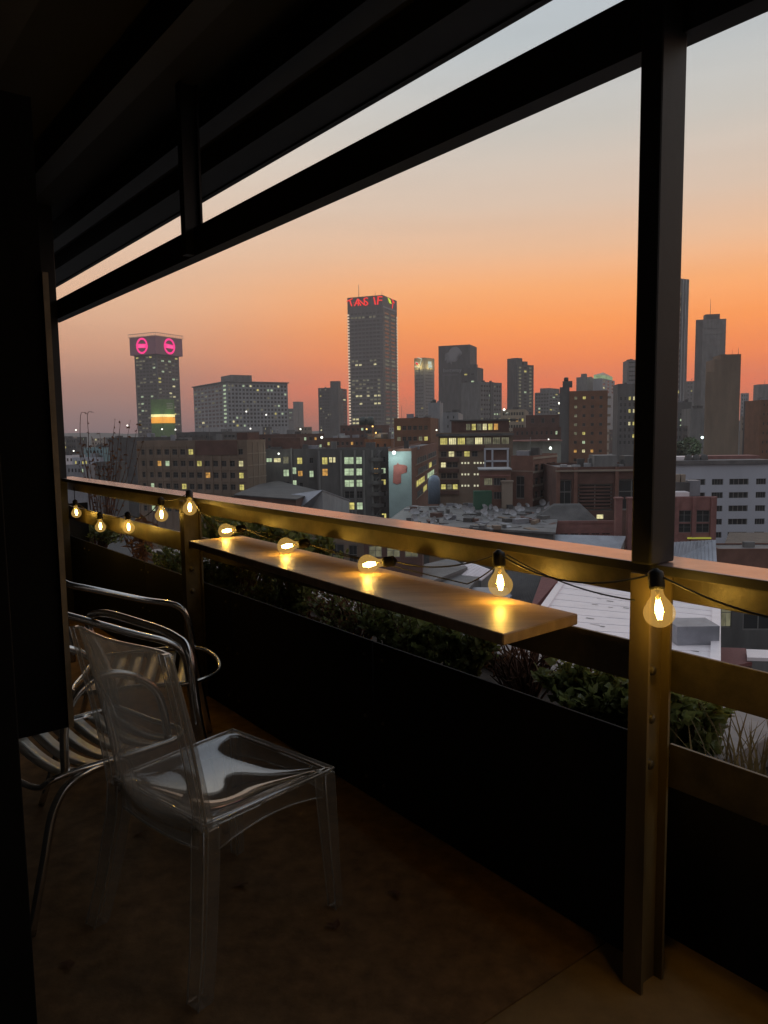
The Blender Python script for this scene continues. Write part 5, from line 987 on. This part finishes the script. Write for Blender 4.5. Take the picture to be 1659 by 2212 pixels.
def shrub(label, base, size, nstem, nleaf, L, w, mats, seed, cat='shrub', stemmat=None, droop=0, name='planter_shrub', group=None, upright=.7, hmin=.5, flat=.35):
    rn = random.Random(seed); e = empty(name, label, cat, base, 0, group); sx, sy, sz = size; fm = MB(); sm = MB(); tips = []
    for i in range(nstem):
        a = rn.uniform(0, 6.283); rr = rn.uniform(.15, 1) ** .6; hh = sz * rn.uniform(hmin, 1)
        top = DD * (math.cos(a) * rr * sx) + NN * (math.sin(a) * rr * sy) + Vector((0, 0, hh * (1.05 - flat * rr)))
        mid = top * .5 + Vector((rn.gauss(0, .02), rn.gauss(0, .02), hh * .12))
        root = Vector((top.x * .15, top.y * .15, 0)); pts = smoothpath([root, mid, top - Vector((0, 0, droop * rr))], 4)
        sm.tube(pts, [.006 - .004 * k / (len(pts) - 1) for k in range(len(pts))], 5); tips.append(pts)
    for i in range(nleaf):
        pts = rn.choice(tips); f_ = rn.uniform(.25, 1) ** .7; k = f_ * (len(pts) - 1); k0 = min(int(k), len(pts) - 2); p = pts[k0].lerp(pts[k0 + 1], k - k0)
        d = rv(rn); d.z = abs(d.z) * upright + .1 - droop; p = p + rv(rn) * rn.uniform(0, .025)
        s_ = rn.uniform(.45, 1.45); leaf(fm, p, d, rv(rn), L * s_, w * s_, rn.randrange(len(mats)))
    sm.build('stems', stemmat or TWIG, e); fm.build('foliage', mats, e); return e
G_ = None
def on_n(px, py, n): p = at_n(px, py, n); return p
def pl_at(px, py, n, z=.38): p = at_n(px, py, n); return Vector((p.x, p.y, z))
shrub('tall dense leafy shrub behind the far left end of the shelf', pl_at(520, 1180, 2.1), (.62, .2, .62), 90, 5200, .034, .024, [JADE, JADE_D], 11, hmin=.72, flat=.14)
shrub('dense leafy shrub behind the shelf, next along from the tallest', pl_at(640, 1200, 2.12), (.40, .2, .60), 66, 3800, .034, .024, [JADE, JADE_D], 12, hmin=.7, flat=.2)
shrub('low shrub beneath the far third of the shelf', pl_at(470, 1260, 1.99), (.42, .12, .40), 44, 2200, .028, .018, [JADE_D], 13)
shrub('low shrub beneath the shelf below its second lying bulb', pl_at(600, 1300, 2.0), (.40, .14, .40), 44, 2400, .028, .018, [JADE_D, JADE], 14)
shrub('dark twiggy shrub beneath the middle of the shelf', pl_at(760, 1330, 2.05), (.40, .16, .40), 60, 1900, .025, .015, [JADE_D, JADE, DRY], 15)
shrub('full leafy shrub beneath the shelf below the nearest lying bulb', pl_at(880, 1370, 2.05), (.34, .16, .42), 54, 2600, .030, .020, [JADE, JADE_D], 16)
shrub('leafy shrub under the near end of the shelf', pl_at(1000, 1420, 2.05), (.25, .15, .42), 46, 2000, .032, .022, [JADE, JADE_D], 17)
shrub('reddish dry twiggy plant in the planter below the shelf end', pl_at(1135, 1440, 2.12), (.2, .12, .40), 90, 420, .022, .008, [DRY], 18, stemmat=TWIG)
shrub('rounded succulent shrub just left of the steel column', pl_at(1270, 1510, 2.05), (.2, .15, .34), 46, 2000, .034, .026, [JADE, JADE_D], 19)
shrub('small succulent shrub crowding against the left side of the column', pl_at(1345, 1530, 2.08), (.12, .1, .33), 30, 1000, .034, .026, [JADE_D, JADE], 20)
shrub('rounded pale succulent shrub just right of the steel column', pl_at(1490, 1550, 2.08), (.10, .13, .33), 40, 1500, .034, .026, [JADE], 21)
shrub('trailing green plant under the leftmost bulbs', pl_at(205, 1170, 1.98, .46), (.7, .12, .36), 60, 2000, .035, .016, [JADE, JADE_D], 22, upright=.4)
shrub('low green plant left of the far rail post', pl_at(372, 1205, 1.98), (.40, .12, .40), 44, 1800, .03, .018, [JADE_D, JADE], 23)
# plant with big dried leaves and a tall dry twiggy one
def dried(label, base, hs, seed, n, spread, nl, L, w, name):
    rn = random.Random(seed); e = empty(name, label, 'plant', base); sm = MB(); fm = MB()
    for i in range(n):
        a = rn.uniform(0, 6.28); r0 = rn.uniform(.1, 1) * spread; h = rn.uniform(*hs); pts = [Vector((0, 0, 0))]
        for k in range(1, 6):
            pts.append(Vector((math.cos(a) * r0 * k / 5 + rn.gauss(0, .012), math.sin(a) * r0 * k / 5 + rn.gauss(0, .012), h * k / 5)))
        if h > 1.1 and n < 5: pts.append(pts[-1] + Vector((.03, 0, .03))); pts.append(pts[-1] + Vector((.03, 0, -.01)))
        pts = smoothpath(pts, 3); sm.tube(pts, [.005 - .0035 * k / (len(pts) - 1) for k in range(len(pts))], 5)
        for k in range(nl):
            p = pts[rn.randrange(len(pts) // 3, len(pts))]; d = rv(rn); d.z = -abs(d.z) * .8; s_ = rn.uniform(.5, 1.2); leaf(fm, p, d, rv(rn), L * s_, w * s_)
    sm.build('stems', TWIG, e); fm.build('dried_leaves', DRY, e); return e
dried('withered plant with long curled brown leaves behind the bulbs at left', pl_at(300, 1180, 1.95, .42), (.25, .55), 31, 16, .22, 7, .12, .03, 'withered_plant')
dried('tall leafless dry plant with seed heads rising above the handrail', pl_at(225, 1100, 2.2, .40), (.75, 1.25), 32, 26, .42, 16, .035, .02, 'dry_plant')
dried('single curling dry stalk rising highest at the far left', pl_at(196, 1050, 2.15, .40), (1.18, 1.24), 33, 2, .1, 12, .022, .012, 'dry_stalk')
# dry grass tuft on the right
rn = random.Random(5); e = empty('dry_grass_tuft', 'spiky tuft of dry straw blades at the right edge of the planter', 'grass tuft', pl_at(1640, 1610, 2.05, .39)); gm = MB()
for i in range(110):
    a = rn.uniform(0, 6.28); le = rn.uniform(.15, .36); lean = rn.uniform(.1, .75); b0 = Vector((rn.gauss(0, .06), rn.gauss(0, .06), 0)); d = Vector((math.cos(a) * lean, math.sin(a) * lean, 1)).normalized(); s_ = Vector((-math.sin(a), math.cos(a), 0)) * .0035
    p1 = b0 + d * le * .6; p2 = b0 + d * le + Vector((math.cos(a) * .03, math.sin(a) * .03, -.015))
    gm.quad([b0 - s_, b0 + s_, p1 + s_ * .8, p1 - s_ * .8]); gm.quad([p1 - s_ * .8, p1 + s_ * .8, p2])
gm.build('blades', GRASSD, e)
# small fallen leaves on the floor
LM = MB(); leaf(LM, Vector((0, 0, 0)), Vector((1, 0, .2)), Vector((0, 0, 1)), .045, .026); leaf(LM, Vector((.01, .005, .002)), Vector((.3, 1, .3)), Vector((0, 0, 1)), .03, .02); LME = LM.mesh('fallen_leaf', DRY)
for (px, py), lb in zip(((305, 1795), (528, 1905), (725, 2010), (165, 2080), (868, 1930)), ('crumpled dry leaf on the floor left of the clear chair', 'crumpled dry leaf on the floor behind the nearest clear leg', 'crumpled dry leaf on the floor by the far right clear leg', 'crumpled dry leaf on the floor at lower left', 'crumpled dry leaf on the floor near the planter shadow')):
    p = at_z(px, py, .011); o = inst('fallen_leaf', LME, None, p, (0, 0, random.uniform(0, 6))); tag(o, lb, 'leaf', 'dry leaves on the floor')
